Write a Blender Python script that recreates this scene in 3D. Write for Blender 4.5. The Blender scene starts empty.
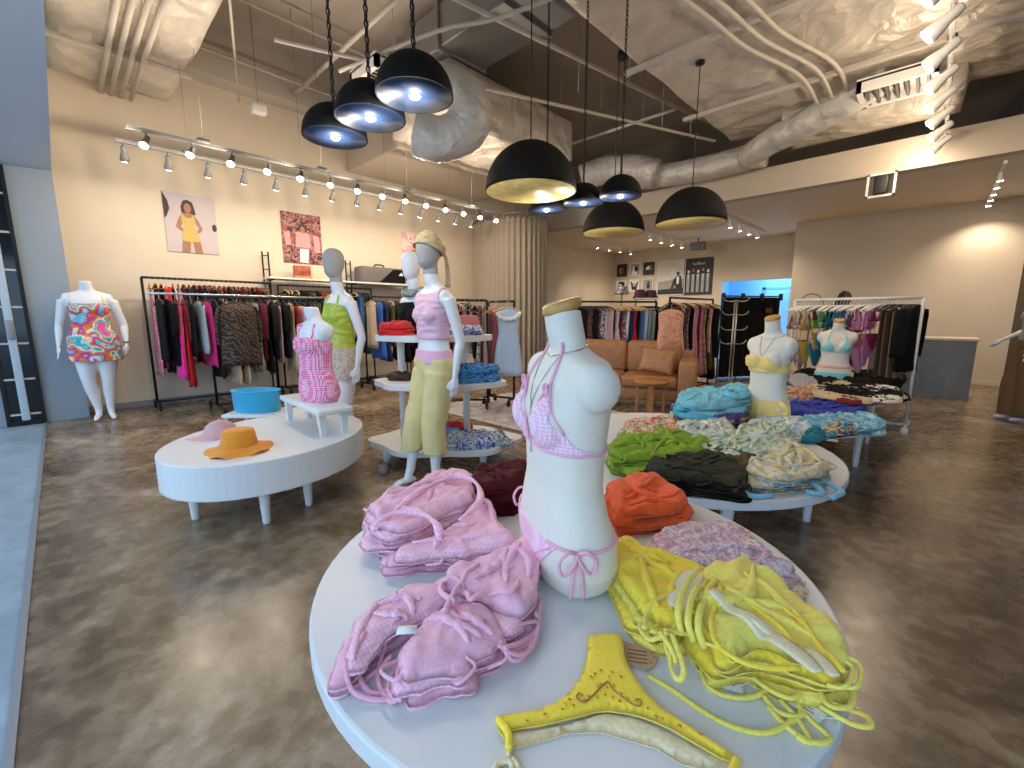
import bpy, bmesh, math, random
from mathutils import Vector, Matrix, noise, geometry
from mathutils.bvhtree import BVHTree
PI = math.pi
sc = bpy.context.scene
col = sc.collection
R = random.Random(7)

# ------------------------------------------------------------------ camera
CAM_H, FPX, PITCH, YAW = 1.30, 433.0, math.atan(69 / 433.0), math.radians(44.0)
cam_d = bpy.data.cameras.new('camera')
cam_d.sensor_fit = 'HORIZONTAL'; cam_d.sensor_width = 36.0
cam_d.lens = 36.0 * FPX / 1024.0
cam_d.clip_start = 0.02; cam_d.clip_end = 200
cam = bpy.data.objects.new('camera', cam_d); col.objects.link(cam)
cam.location = (0, 0, CAM_H)
cam.rotation_euler = (PI / 2 - PITCH, 0, YAW)
sc.camera = cam

# ------------------------------------------------------------------ world, exposure
sc.view_settings.view_transform = 'Standard'
sc.view_settings.look = 'None'
sc.view_settings.gamma = 1.0
sc.view_settings.use_curve_mapping = False
sc.view_settings.exposure = 0.60
w = bpy.data.worlds.new('overcast_sky'); sc.world = w; w.use_nodes = True
bg = w.node_tree.nodes['Background']
bg.inputs[0].default_value = (0.50, 0.72, 1.0, 1); bg.inputs[1].default_value = 1.8

WARM = (1.0, 0.84, 0.66)
SPOT_W, WASH_W, BULB_W, BACK_W, BIG_W = 27.0, 10.0, 7.0, 52.0, 30.0

def lamp(kind, name, loc, power, color, aim=None, size=0.03, angle=90, blend=0.7):
    d = bpy.data.lights.new(name, kind); d.energy = power; d.color = color
    d.shadow_soft_size = size
    if kind == 'SPOT':
        d.spot_size = math.radians(angle); d.spot_blend = blend
    o = bpy.data.objects.new(name, d); col.objects.link(o); o.location = loc
    if aim is not None:
        o.rotation_euler = Vector(aim).to_track_quat('-Z', 'Y').to_euler()
    return o

# pixel of the photograph -> point of a real plane of the room
_f = Vector((-math.sin(YAW), math.cos(YAW), 0)); _r = Vector((math.cos(YAW), math.sin(YAW), 0)); _u = Vector((0, 0, 1))
_F = _f * math.cos(PITCH) - _u * math.sin(PITCH); _U = _f * math.sin(PITCH) + _u * math.cos(PITCH)
def ray(x, y): return _F + _r * ((x - 512) / FPX) + _U * ((384 - y) / FPX)
def atz(x, y, z=0.0):
    d = ray(x, y); return Vector((0, 0, CAM_H)) + d * ((z - CAM_H) / d.z)
def atX(x, y, X):
    d = ray(x, y); return Vector((0, 0, CAM_H)) + d * (X / d.x)
def atY(x, y, Y):
    d = ray(x, y); return Vector((0, 0, CAM_H)) + d * (Y / d.y)

# ------------------------------------------------------------------ helpers: objects
def put(o, label=None, cat=None, group=None, kind=None):
    if label: o['label'] = label
    if cat: o['category'] = cat
    if group: o['group'] = group
    if kind: o['kind'] = kind
    return o
def thing(name, label, cat, loc=(0, 0, 0), rz=0.0, group=None):
    o = bpy.data.objects.new(name, None); col.objects.link(o)
    o.location = loc; o.rotation_euler = (0, 0, rz); o.empty_display_size = 0.05
    return put(o, label, cat, group)
def link(name, me, m=None, parent=None, loc=(0, 0, 0), rot=(0, 0, 0), smooth=True):
    o = bpy.data.objects.new(name, me); col.objects.link(o)
    if m is not None:
        me.materials.clear(); me.materials.append(m)
    if parent is not None: o.parent = parent
    o.location = loc; o.rotation_euler = rot
    if smooth and len(me.polygons):
        me.polygons.foreach_set('use_smooth', [True] * len(me.polygons))
    return o
def copy_tree(o, parent=None):
    c = o.copy(); col.objects.link(c)
    if parent is not None: c.parent = parent
    for ch in [x for x in sc.objects if x.parent == o]: copy_tree(ch, c)
    return c
def part(name, mb, m, parent, label=None, smooth=True, **k):
    o = link(name, mb.mesh(name), m, parent, smooth=smooth, **k)
    if label: o['label'] = label
    return o
def struct(name, mb, m, smooth=False, parent=None):
    o = link(name, mb.mesh(name), m, parent, smooth=smooth)
    if parent is None: o['kind'] = 'structure'
    return o

# ------------------------------------------------------------------ helpers: meshes
class MB:
    def __init__(s): s.v = []; s.f = []
    def add(s, vs, fs):
        n = len(s.v); s.v += [tuple(p) for p in vs]; s.f += [tuple(i + n for i in q) for q in fs]; return s
    def mesh(s, name='m'):
        me = bpy.data.meshes.new(name); me.from_pydata(s.v, [], s.f); me.update(); return me
    def xf(s, M):
        s.v = [tuple(M @ Vector(p)) for p in s.v]; return s
    def box(s, a, b, bev=0.0):
        x0, y0, z0 = a; x1, y1, z1 = b
        if bev <= 0:
            return s.add([(x0,y0,z0),(x1,y0,z0),(x1,y1,z0),(x0,y1,z0),(x0,y0,z1),(x1,y0,z1),(x1,y1,z1),(x0,y1,z1)],
                         [(0,3,2,1),(4,5,6,7),(0,1,5,4),(1,2,6,5),(2,3,7,6),(3,0,4,7)])
        bm = bmesh.new()
        vs = [bm.verts.new(p) for p in [(x0,y0,z0),(x1,y0,z0),(x1,y1,z0),(x0,y1,z0),(x0,y0,z1),(x1,y0,z1),(x1,y1,z1),(x0,y1,z1)]]
        for q in [(0,3,2,1),(4,5,6,7),(0,1,5,4),(1,2,6,5),(2,3,7,6),(3,0,4,7)]: bm.faces.new([vs[i] for i in q])
        bmesh.ops.bevel(bm, geom=bm.edges[:], offset=bev, segments=3, profile=0.5, affect='EDGES')
        return s.bm(bm)
    def bm(s, bm):
        bm.verts.index_update()
        s.add([v.co.copy() for v in bm.verts], [[v.index for v in f.verts] for f in bm.faces]); bm.free(); return s
    def loft(s, rings, cap=True, closed=False):
        n = len(rings[0]); vs = [p for r in rings for p in r]; fs = []
        m = len(rings)
        for i in range(m if closed else m - 1):
            j = (i + 1) % m
            for k in range(n):
                l = (k + 1) % n
                fs.append((i*n+k, i*n+l, j*n+l, j*n+k))
        if cap and not closed:
            fs.append(tuple(range(n - 1, -1, -1))); fs.append(tuple((m-1)*n + k for k in range(n)))
        return s.add(vs, fs)
    def tube(s, pts, r, n=8, closed=False, flat=1.0):
        pts = [Vector(p) for p in pts]
        rr = r if isinstance(r, (list, tuple)) else [r] * len(pts)
        rings = []; prev = None; m = len(pts)
        for i, p in enumerate(pts):
            if closed: t = pts[(i+1) % m] - pts[i-1]
            else: t = (pts[min(i+1, m-1)] - pts[max(i-1, 0)])
            t = t.normalized() if t.length > 1e-9 else Vector((0,0,1))
            if prev is None:
                a = Vector((0,0,1)) if abs(t.z) < 0.9 else Vector((1,0,0))
                nrm = (a - t * a.dot(t)).normalized()
            else:
                nrm = prev - t * prev.dot(t)
                nrm = nrm.normalized() if nrm.length > 1e-6 else t.orthogonal().normalized()
            prev = nrm; b = t.cross(nrm)
            rings.append([p + (nrm * math.cos(2*PI*k/n) * flat + b * math.sin(2*PI*k/n)) * rr[i] for k in range(n)])
        return s.loft(rings, True, closed)
    def lathe(s, prof, n=24, cap=True, c=(0,0,0), sx=1.0, sy=1.0):
        rings = [[(c[0] + r*sx*math.cos(2*PI*k/n), c[1] + r*sy*math.sin(2*PI*k/n), c[2] + z) for k in range(n)] for r, z in prof]
        return s.loft(rings, cap)
    def ell(s, c, r, n=16, m=10):
        prof = [(max(1e-4, math.sin(PI*i/m)), -math.cos(PI*i/m)) for i in range(m+1)]
        rings = [[(c[0]+r[0]*a*math.cos(2*PI*k/n), c[1]+r[1]*a*math.sin(2*PI*k/n), c[2]+r[2]*z) for k in range(n)] for a, z in prof]
        return s.loft(rings, True)
    def prism(s, poly, z0, z1, bev=0.0):
        n = len(poly)
        if bev <= 0:
            rings = [[(x, y, z0) for x, y in poly], [(x, y, z1) for x, y in poly]]
        else:
            cx = sum(p[0] for p in poly)/n; cy = sum(p[1] for p in poly)/n
            def sh(o): 
                res = []
                for i in range(n):
                    a = Vector(poly[i-1][:2]); b = Vector(poly[i][:2]); c = Vector(poly[(i+1) % n][:2])
                    t = (c - a).normalized(); nn = Vector((t.y, -t.x))
                    if nn.dot(b - Vector((cx, cy))) < 0 and False: nn = -nn
                    res.append((b.x - nn.x*o, b.y - nn.y*o))
                return res
            q = sh(bev); h = sh(bev*0.3)
            rings = [[(x,y,z0) for x,y in q], [(x,y,z0+bev*.3) for x,y in h], [(x,y,z0+bev) for x,y in poly], [(x,y,z1-bev) for x,y in poly], [(x,y,z1-bev*.3) for x,y in h], [(x,y,z1) for x,y in q]]
        return s.loft(rings, True)

def spline(pts, k=8, closed=False):
    pts = [Vector(p) for p in pts]; n = len(pts); out = []
    rng = range(n if closed else n - 1)
    for i in rng:
        p1 = pts[i]; p2 = pts[(i+1) % n]
        p0 = pts[i-1] if (closed or i > 0) else p1*2 - p2
        p3 = pts[(i+2) % n] if (closed or i + 2 < n) else p2*2 - p1
        for j in range(k):
            t = j / k
            out.append(0.5*((2*p1) + (p2-p0)*t + (2*p0-5*p1+4*p2-p3)*t*t + (3*p1-p0-3*p2+p3)*t**3))
    if not closed: out.append(pts[-1])
    return out

def evaluated(mb, mods):
    """mesh of mb after remesh / smooth modifiers"""
    o = bpy.data.objects.new('tmp', mb.mesh('tmp')); col.objects.link(o)
    for t, kw in mods:
        md = o.modifiers.new(t, t)
        for k, v in kw.items(): setattr(md, k, v)
    dg = bpy.context.evaluated_depsgraph_get(); dg.update()
    me = bpy.data.meshes.new_from_object(o.evaluated_get(dg))
    bpy.data.objects.remove(o)
    return me
def fused(mb, voxel=0.01, it=6):
    return evaluated(mb, [('REMESH', dict(mode='VOXEL', voxel_size=voxel)), ('SMOOTH', dict(factor=0.5, iterations=it))])

# ------------------------------------------------------------------ materials
def nm(name):
    m = bpy.data.materials.new(name); m.use_nodes = True
    return m, m.node_tree.nodes, m.node_tree.links, m.node_tree.nodes['Principled BSDF']
def c4(c): return (c[0], c[1], c[2], 1)
def ramp(N, stops, const=False):
    r = N.new('ShaderNodeValToRGB'); e = r.color_ramp
    if const: e.interpolation = 'CONSTANT'
    while len(e.elements) < len(stops): e.elements.new(0.5)
    for el, (p, c) in zip(e.elements, stops): el.position = p; el.color = c4(c)
    return r
def coords(N, L, scale=None, sock='Object'):
    tc = N.new('ShaderNodeTexCoord')
    if scale is None: return tc.outputs[sock]
    mp = N.new('ShaderNodeMapping'); mp.inputs['Scale'].default_value = scale
    L.new(tc.outputs[sock], mp.inputs[0]); return mp.outputs[0]
def bump(N, L, src, b, strength=0.3, dist=0.01):
    bp = N.new('ShaderNodeBump'); bp.inputs['Strength'].default_value = strength; bp.inputs['Distance'].default_value = dist
    L.new(src, bp.inputs['Height']); L.new(bp.outputs[0], b.inputs['Normal'])
def plain(name, c, rough=0.5, metal=0.0, grain=0.0, gs=40, spec=0.5, bmp=0.0):
    m, N, L, b = nm(name)
    b.inputs['Base Color'].default_value = c4(c); b.inputs['Roughness'].default_value = rough; b.inputs['Metallic'].default_value = metal
    b.inputs['Specular IOR Level'].default_value = spec
    if grain or bmp:
        t = N.new('ShaderNodeTexNoise'); t.inputs['Scale'].default_value = gs; t.inputs['Detail'].default_value = 3
        L.new(coords(N, L), t.inputs[0])
        if grain:
            r = ramp(N, [(0.3, [max(0, x*(1-grain)) for x in c]), (0.7, [min(1, x*(1+grain)) for x in c])])
            L.new(t.outputs[0], r.inputs[0]); L.new(r.outputs[0], b.inputs['Base Color'])
        if bmp: bump(N, L, t.outputs[0], b, bmp, 0.01)
    return m
def cloth(name, c, rough=0.85, weave=160, sheen=0.15):
    m, N, L, b = nm(name)
    b.inputs['Roughness'].default_value = rough; b.inputs['Sheen Weight'].default_value = sheen if sum(c) > 0.6 else 0.0
    b.inputs['Specular IOR Level'].default_value = 0.25
    t = N.new('ShaderNodeTexNoise'); t.inputs['Scale'].default_value = weave; t.inputs['Detail'].default_value = 1
    L.new(coords(N, L), t.inputs[0])
    r = ramp(N, [(0.25, [x*0.88 for x in c]), (0.75, [min(1, x*1.08) for x in c])])
    L.new(t.outputs[0], r.inputs[0]); L.new(r.outputs[0], b.inputs['Base Color'])
    return m
def printed(name, palette, scale=12, rough=0.8, warp=2.0, seed=0.0, metal=0):
    """printed cloth: patches of the palette, warped"""
    m, N, L, b = nm(name)
    b.inputs['Roughness'].default_value = rough; b.inputs['Specular IOR Level'].default_value = 0.25
    t = N.new('ShaderNodeTexNoise'); t.noise_dimensions = '4D'; t.inputs['W'].default_value = seed
    t.inputs['Scale'].default_value = scale; t.inputs['Detail'].default_value = 1.5; t.inputs['Distortion'].default_value = warp
    L.new(coords(N, L), t.inputs['Vector'])
    n = len(palette); lo, hi = 0.32, 0.68
    st = [(0.0, palette[0])] + [(lo + (hi-lo)*i/max(1, n-1) * 1.0, palette[i]) for i in range(1, n)]
    r = ramp(N, st, True); L.new(t.outputs[0], r.inputs[0]); L.new(r.outputs[0], b.inputs['Base Color'])
    return m
def banded(name, c1, c2, scale=20, distort=6, axis='X', rough=0.8, edge=0.5):
    """striped cloth"""
    m, N, L, b = nm(name)
    b.inputs['Roughness'].default_value = rough
    t = N.new('ShaderNodeTexWave'); t.bands_direction = axis; t.inputs['Scale'].default_value = scale
    t.inputs['Distortion'].default_value = distort; t.inputs['Detail Scale'].default_value = 1.5
    L.new(coords(N, L), t.inputs[0])
    r = ramp(N, [(max(0, edge-.08), c1), (min(1, edge+.08), c2)]); L.new(t.outputs[1], r.inputs[0]); L.new(r.outputs[0], b.inputs['Base Color'])
    return m
def gingham(name, c1, c2, scale=60, rough=0.85):
    m, N, L, b = nm(name)
    b.inputs['Roughness'].default_value = rough; b.inputs['Specular IOR Level'].default_value = 0.2
    co = coords(N, L); outs = []
    for ax in 'XYZ':
        t = N.new('ShaderNodeTexWave'); t.bands_direction = ax; t.inputs['Scale'].default_value = scale; t.inputs['Detail'].default_value = 0
        L.new(co, t.inputs[0]); outs.append(t.outputs[1])
    a = N.new('ShaderNodeMath'); a.operation = 'ADD'; L.new(outs[0], a.inputs[0]); L.new(outs[2], a.inputs[1])
    a2 = N.new('ShaderNodeMath'); a2.operation = 'ADD'; L.new(a.outputs[0], a2.inputs[0]); L.new(outs[1], a2.inputs[1])
    d = N.new('ShaderNodeMath'); d.operation = 'DIVIDE'; d.inputs[1].default_value = 3; L.new(a2.outputs[0], d.inputs[0])
    r = ramp(N, [(0.36, c1), (0.66, c2)]); L.new(d.outputs[0], r.inputs[0]); L.new(r.outputs[0], b.inputs['Base Color'])
    bump(N, L, d.outputs[0], b, 0.18, 0.002)
    return m
def emit(name, c, s):
    m, N, L, b = nm(name)
    b.inputs['Base Color'].default_value = c4(c); b.inputs['Emission Color'].default_value = c4(c); b.inputs['Emission Strength'].default_value = s
    return m
def wooden(name, c1, c2, scale=6, rough=0.45):
    m, N, L, b = nm(name); b.inputs['Roughness'].default_value = rough
    t = N.new('ShaderNodeTexNoise'); t.inputs['Scale'].default_value = scale; t.inputs['Detail'].default_value = 4
    L.new(coords(N, L, (6, 1, 1)), t.inputs[0])
    r = ramp(N, [(0.3, c1), (0.7, c2)]); L.new(t.outputs[0], r.inputs[0]); L.new(r.outputs[0], b.inputs['Base Color'])
    return m
def concrete(name, stops, scale, rlo, rhi, bs=0.05):
    m, N, L, b = nm(name)
    co = coords(N, L)
    t = N.new('ShaderNodeTexNoise'); t.inputs['Scale'].default_value = scale; t.inputs['Detail'].default_value = 9; t.inputs['Roughness'].default_value = 0.72; t.inputs['Distortion'].default_value = 0.5
    L.new(co, t.inputs[0])
    t2 = N.new('ShaderNodeTexNoise'); t2.inputs['Scale'].default_value = scale*7; t2.inputs['Detail'].default_value = 5
    L.new(co, t2.inputs[0])
    mx = N.new('ShaderNodeMath'); mx.operation = 'MULTIPLY_ADD'; mx.inputs[1].default_value = 0.35
    L.new(t2.outputs[0], mx.inputs[0]); L.new(t.outputs[0], mx.inputs[2])
    sb = N.new('ShaderNodeMath'); sb.operation = 'SUBTRACT'; sb.inputs[1].default_value = 0.175; L.new(mx.outputs[0], sb.inputs[0])
    r = ramp(N, stops); L.new(sb.outputs[0], r.inputs[0]); L.new(r.outputs[0], b.inputs['Base Color'])
    rr = N.new('ShaderNodeMapRange'); rr.inputs[3].default_value = rlo; rr.inputs[4].default_value = rhi
    L.new(t2.outputs[0], rr.inputs[0]); L.new(rr.outputs[0], b.inputs['Roughness'])
    bump(N, L, t2.outputs[0], b, bs, 0.01)
    return m
def foil(name, c, rough=0.42):
    m, N, L, b = nm(name); b.inputs['Roughness'].default_value = rough; b.inputs['Metallic'].default_value = 0.25
    co = coords(N, L)
    t = N.new('ShaderNodeTexNoise'); t.inputs['Scale'].default_value = 2.6; t.inputs['Detail'].default_value = 6; t.inputs['Distortion'].default_value = 1.6
    L.new(co, t.inputs[0])
    v = N.new('ShaderNodeTexVoronoi'); v.inputs['Scale'].default_value = 3.0
    L.new(co, v.inputs[0])
    a = N.new('ShaderNodeMath'); a.operation = 'ADD'; L.new(t.outputs[0], a.inputs[0]); L.new(v.outputs[0], a.inputs[1])
    r = ramp(N, [(0.3, [x*0.8 for x in c]), (0.7, c)]); L.new(t.outputs[0], r.inputs[0]); L.new(r.outputs[0], b.inputs['Base Color'])
    bump(N, L, a.outputs[0], b, 0.55, 0.10)
    return m

M = {}
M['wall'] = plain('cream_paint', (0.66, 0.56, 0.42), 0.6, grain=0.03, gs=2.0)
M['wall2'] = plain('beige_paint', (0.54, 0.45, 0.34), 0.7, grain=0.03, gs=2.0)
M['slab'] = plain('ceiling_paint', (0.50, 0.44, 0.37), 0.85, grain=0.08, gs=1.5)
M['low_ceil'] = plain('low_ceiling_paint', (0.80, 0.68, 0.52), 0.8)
M['fascia'] = plain('fascia_paint', (0.54, 0.46, 0.36), 0.75)
M['header'] = plain('grey_paint', (0.62, 0.68, 0.74), 0.7)
M['colp'] = plain('pale_column_paint', (0.27, 0.31, 0.34), 0.7)
M['floor'] = concrete('polished_concrete', [(0.28, (0.058, 0.036, 0.020)), (0.45, (0.150, 0.100, 0.058)), (0.57, (0.26, 0.185, 0.115)), (0.72, (0.45, 0.36, 0.26))], 1.5, 0.14, 0.40)
M['outfloor'] = concrete('pale_concrete', [(0.3, (0.17, 0.22, 0.26)), (0.7, (0.31, 0.38, 0.43))], 1.2, 0.45, 0.6)
M['white'] = plain('white_lacquer', (0.70, 0.70, 0.69), 0.38)
M['whitem'] = plain('white_metal', (0.80, 0.77, 0.72), 0.4)
M['black'] = plain('black_metal', (0.012, 0.012, 0.013), 0.42, 0.5)
M['blackm'] = plain('black_plastic', (0.015, 0.015, 0.016), 0.5)
M['mann'] = plain('white_mannequin_gloss', (0.74, 0.74, 0.74), 0.35)
M['manh'] = plain('grey_mannequin_cloth', (0.36, 0.34, 0.32), 0.8)
M['mancream'] = plain('cream_torso_cloth', (0.76, 0.70, 0.59), 0.8, grain=0.025, gs=120)
M['ochre'] = wooden('ochre_wood', (0.50, 0.26, 0.06), (0.62, 0.36, 0.10))
M['chrome'] = plain('silver_metal', (0.65, 0.65, 0.66), 0.28, 1.0)
M['steel'] = plain('galvanised_steel', (0.27, 0.27, 0.275), 0.5, 0.5)
M['conduit'] = plain('painted_conduit', (0.55, 0.49, 0.41), 0.6)
M['conduitd'] = plain('dark_conduit', (0.10, 0.085, 0.07), 0.6)
M['foil'] = foil('foil_insulation', (0.68, 0.61, 0.52))
M['flex'] = foil('flexible_duct_skin', (0.66, 0.63, 0.58), 0.5)
M['domeout'] = plain('matt_black_dome', (0.006, 0.005, 0.0045), 0.75, spec=0.2)
M['domein'] = plain('black_enamel_sky_tint', (0.016, 0.036, 0.090), 0.5, spec=0.3)  # black lining; blue of the reflected sky put into its base colour
M['gold'] = plain('gold_leaf', (0.95, 0.70, 0.24), 0.45, 0.0, grain=0.22, gs=9, bmp=0.4)
M['bulb'] = emit('lit_bulb', (1.0, 0.97, 0.92), 8)
M['lens'] = emit('lit_lens', (1.0, 0.86, 0.66), 30)
M['headgrey'] = plain('grey_spot_housing', (0.12, 0.12, 0.12), 0.5)
M['tan'] = plain('tan_leather', (0.36, 0.165, 0.065), 0.5, grain=0.15, gs=14)
M['stool'] = wooden('orange_wood', (0.34, 0.13, 0.035), (0.46, 0.20, 0.06))
M['curtain'] = cloth('linen_curtain', (0.40, 0.33, 0.25), 0.9, 90)
M['counter'] = concrete('grey_stone', [(0.3, (0.10, 0.105, 0.11)), (0.7, (0.20, 0.205, 0.21))], 2.0, 0.35, 0.5)
M['bluewall'] = plain('pale_blue_paint', (0.25, 0.55, 0.82), 0.6)
M['blackcloth'] = cloth('black_cloth', (0.0045, 0.0045, 0.005), 0.95)
M['glass'] = None
m, N, L, b = nm('clear_glass'); b.inputs['Transmission Weight'].default_value = 1.0; b.inputs['Roughness'].default_value = 0.02; b.inputs['Base Color'].default_value = (0.9, 0.95, 1, 1)
M['glass'] = m
M['hwood'] = wooden('light_hanger_wood', (0.56, 0.34, 0.14), (0.68, 0.45, 0.22))
M['hred'] = wooden('red_hanger_wood', (0.16, 0.035, 0.02), (0.24, 0.06, 0.035))
M['hblack'] = M['blackm']
M['paper'] = plain('white_card', (0.80, 0.79, 0.76), 0.7)

# ------------------------------------------------------------------ room shell
FL = MB().box((-8.4, -0.25, -0.1), (5.2, 13.7, 0.0)); struct('floor', FL, M['floor'])
struct('ground', MB().box((-30, -30, -0.12), (30, -0.25, -0.004)), M['outfloor'])
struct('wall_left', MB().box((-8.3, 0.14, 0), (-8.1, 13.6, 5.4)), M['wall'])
struct('trim_1', MB().box((-8.1, 0.14, 4.66), (-7.75, 13.4, 5.4)), M['slab'])
bw = MB()
bw.box((-8.3, 13.36, 0), (-4.52, 13.56, 3.36)); bw.box((-4.52, 13.36, 2.25), (-2.5, 13.56, 3.36))
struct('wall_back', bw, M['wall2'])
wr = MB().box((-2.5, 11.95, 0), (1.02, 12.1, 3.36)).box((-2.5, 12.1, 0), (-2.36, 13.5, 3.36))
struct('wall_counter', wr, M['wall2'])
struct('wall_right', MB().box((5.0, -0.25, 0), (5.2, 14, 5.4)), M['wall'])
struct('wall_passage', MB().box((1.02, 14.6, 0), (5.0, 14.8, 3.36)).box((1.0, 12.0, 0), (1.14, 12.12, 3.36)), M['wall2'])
struct('trim_2', MB().box((1.02, 11.9, 0), (1.14, 11.98, 3.36)), plain('dark_reveal', (0.08, 0.05, 0.025), 0.6))
struct('baseboard_back', MB().box((-2.36, 11.92, 0), (1.0, 11.95, 0.07)), M['wall2'])
struct('baseboard_left', MB().box((-8.1, 0.14, 0), (-8.085, 7.0, 0.08)), plain('grey_skirting', (0.25, 0.25, 0.26), 0.5))
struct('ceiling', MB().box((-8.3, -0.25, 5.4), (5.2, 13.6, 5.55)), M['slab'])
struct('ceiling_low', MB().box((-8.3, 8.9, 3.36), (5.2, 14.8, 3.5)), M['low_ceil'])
struct('beam', MB().box((-8.1, 8.70, 3.36), (5.0, 8.90, 3.79)), M['fascia'])
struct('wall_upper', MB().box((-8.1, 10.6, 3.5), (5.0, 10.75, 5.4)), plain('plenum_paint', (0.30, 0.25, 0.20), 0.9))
struct('lintel', MB().box((-8.3, -1.25, 2.985), (5.2, 0.14, 5.6)), M['header'])
struct('column_left', MB().box((-8.3, -2.6, 0), (-7.72, 0.14, 2.985)), M['colp'])
struct('wall_front', MB().box((3.6, -0.4, 0), (5.2, -0.2, 2.985)), M['colp'])
bl = MB().box((-4.8, 14.9, 0), (-2.2, 15.0, 3.3)); struct('wall_hall', bl, M['bluewall'])
struct('ceiling_hall', MB().box((-4.9, 13.56, 2.6), (-2.1, 15.0, 2.7)), M['bluewall'])
struct('wall_hall_side', MB().box((-4.9, 13.56, 0), (-4.8, 15.0, 2.6)).box((-2.3, 13.56, 0), (-2.2, 15.0, 2.6)), M['bluewall'])
lamp('POINT', 'hall_blue_fill', (-3.4, 14.2, 2.45), 26, (0.55, 0.78, 1.0), size=0.1)  # added light without any fixture, turns the doorway blue
d1 = thing('door_1', 'pale blue door standing in the hall behind the black drape', 'door', (-3.3, 14.86, 0)); d1['kind'] = 'structure'
part('door_leaf', MB().box((-.45, 0, 0), (.45, .04, 2.05), .004), M['bluewall'], d1, smooth=False)
part('door_frame', MB().box((-.52, -.02, 0), (-.45, .05, 2.12)).box((.45, -.02, 0), (.52, .05, 2.12)).box((-.52, -.02, 2.05), (.52, .05, 2.12)), plain('door_frame_blue', (0.16, 0.36, 0.56), 0.6), d1, smooth=False)
# threshold strip
t = thing('threshold_strip', 'thin metal threshold strip along the shop opening in the floor', 'threshold', (-3.0, -0.25, 0))
part('strip', MB().box((-4.7, -0.012, 0), (6.5, 0.012, 0.006)), M['steel'], t, smooth=False)

# ================================================================== ceiling equipment
def sagbox(x0, x1, y0, y1, z0, z1, nx=24, ny=24, amp=0.05, seed=0.0, bands=0, axis='x'):
    """insulation-wrapped duct: a box with a quilted, sagging skin"""
    mb = MB(); vs = []; fs = []
    def pt(x, y, z, nrm):
        q = Vector((x*1.7 + seed, y*1.7, z*1.7))
        dx, dy, dz = x1-x0, y1-y0, z1-z0
        e = 1.0
        for c, c0, ln, k in ((x, x0, dx, nrm[0]), (y, y0, dy, nrm[1]), (z, z0, dz, nrm[2])):
            if not k: e = min(e, min(c-c0, c0+ln-c)/0.16)
        e = max(0, min(1, e)); e = math.sqrt(max(0, 1-(1-e)**2))
        quilt = abs(math.sin(PI*x/0.8))**.4 * abs(math.sin(PI*y/0.95))**.4
        d = e * amp * (noise.noise(q) + 0.5*(1 - abs(noise.noise(q*2.3 + Vector((3, 1, 7)))) * 2) + .8*quilt)
        return Vector((x, y, z)) + Vector(nrm) * d + noise.noise_vector(Vector((x, y, z))*1.3)*amp*.5
    bm = bmesh.new()
    def grid(o, a, b, na, nb, nrm):
        o = Vector(o); a = Vector(a); b = Vector(b); g = []
        for i in range(na+1):
            g.append([bm.verts.new(pt(*(o + a*(i/na) + b*(j/nb)), nrm)) for j in range(nb+1)])
        for i in range(na):
            for j in range(nb): bm.faces.new((g[i][j], g[i+1][j], g[i+1][j+1], g[i][j+1]))
    dx, dy, dz = x1-x0, y1-y0, z1-z0
    n3 = max(2, int(dz/0.12))
    dn = Vector((0,0,-1)); 
    grid((x0,y0,z0), (0,dy,0), (dx,0,0), ny, nx, (0,0,-1)); grid((x0,y0,z1), (dx,0,0), (0,dy,0), nx, ny, (0,0,1))
    grid((x0,y0,z0), (dx,0,0), (0,0,dz), nx, n3, (0,-1,0)); grid((x0,y1,z0), (0,0,dz), (dx,0,0), n3, nx, (0,1,0))
    grid((x0,y0,z0), (0,0,dz), (0,dy,0), n3, ny, (-1,0,0)); grid((x1,y0,z0), (0,dy,0), (0,0,dz), ny, n3, (1,0,0))
    bmesh.ops.remove_doubles(bm, verts=bm.verts[:], dist=0.004)
    bmesh.ops.recalc_face_normals(bm, faces=bm.faces[:])
    return mb.bm(bm)

def duct(name, label, box, amp, seed, nx, ny, straps, strap_axis):
    x0, x1, y0, y1, z0, z1 = box
    t = thing(name, label, 'duct', ((x0+x1)/2, (y0+y1)/2, z0))
    L_ = Matrix.Translation((-(x0+x1)/2, -(y0+y1)/2, -z0))
    part('insulation', sagbox(*box, nx, ny, amp, seed).xf(L_), M['foil'], t)
    for s in straps:
        b = MB()
        if strap_axis == 'X': b.box((x0-.12, s-.03, z0-.15), (x1+.02, s+.03, z0-.105))
        else: b.box((s-.03, y0-.05, z0-.09), (s+.03, y1+.05, z0-.045))
        part('hanger_strut', b.xf(L_), M['conduit'], t, smooth=False)
    return t
duct('insulated_duct', 'foil wrapped duct over the shop entrance at the left wall', (-8.05, -4.9, 0.26, 1.42, 4.25, 4.9), 0.05, 1.0, 40, 18, [-6.9], 'Y')
duct('insulated_duct', 'widest foil wrapped duct, filling the ceiling on the right side', (-2.85, 4.6, 3.2, 8.42, 4.25, 5.0), 0.06, 5.0, 70, 56, [5.0, 6.7], 'X')
duct('insulated_duct', 'short foil wrapped duct above the left clothing racks', (-6.3, -4.9, 3.9, 6.6, 3.98, 4.6), 0.05, 9.0, 18, 28, [], 'X')
t = thing('duct_casing', 'tan boxed duct casing along the wall above the track lights', 'duct casing', (-7.2, 5.4, 3.9))
part('casing', MB().box((-.88, -1.4, 0), (.85, 1.6, 0.75), .02), M['fascia'], t, smooth=False)
duct('insulated_duct', 'lower foil wrapped duct between the air diffuser and the long beam', (-1.95, -.05, 7.75, 8.55, 3.94, 4.3), 0.03, 3.0, 24, 10, [], 'X')
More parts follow.
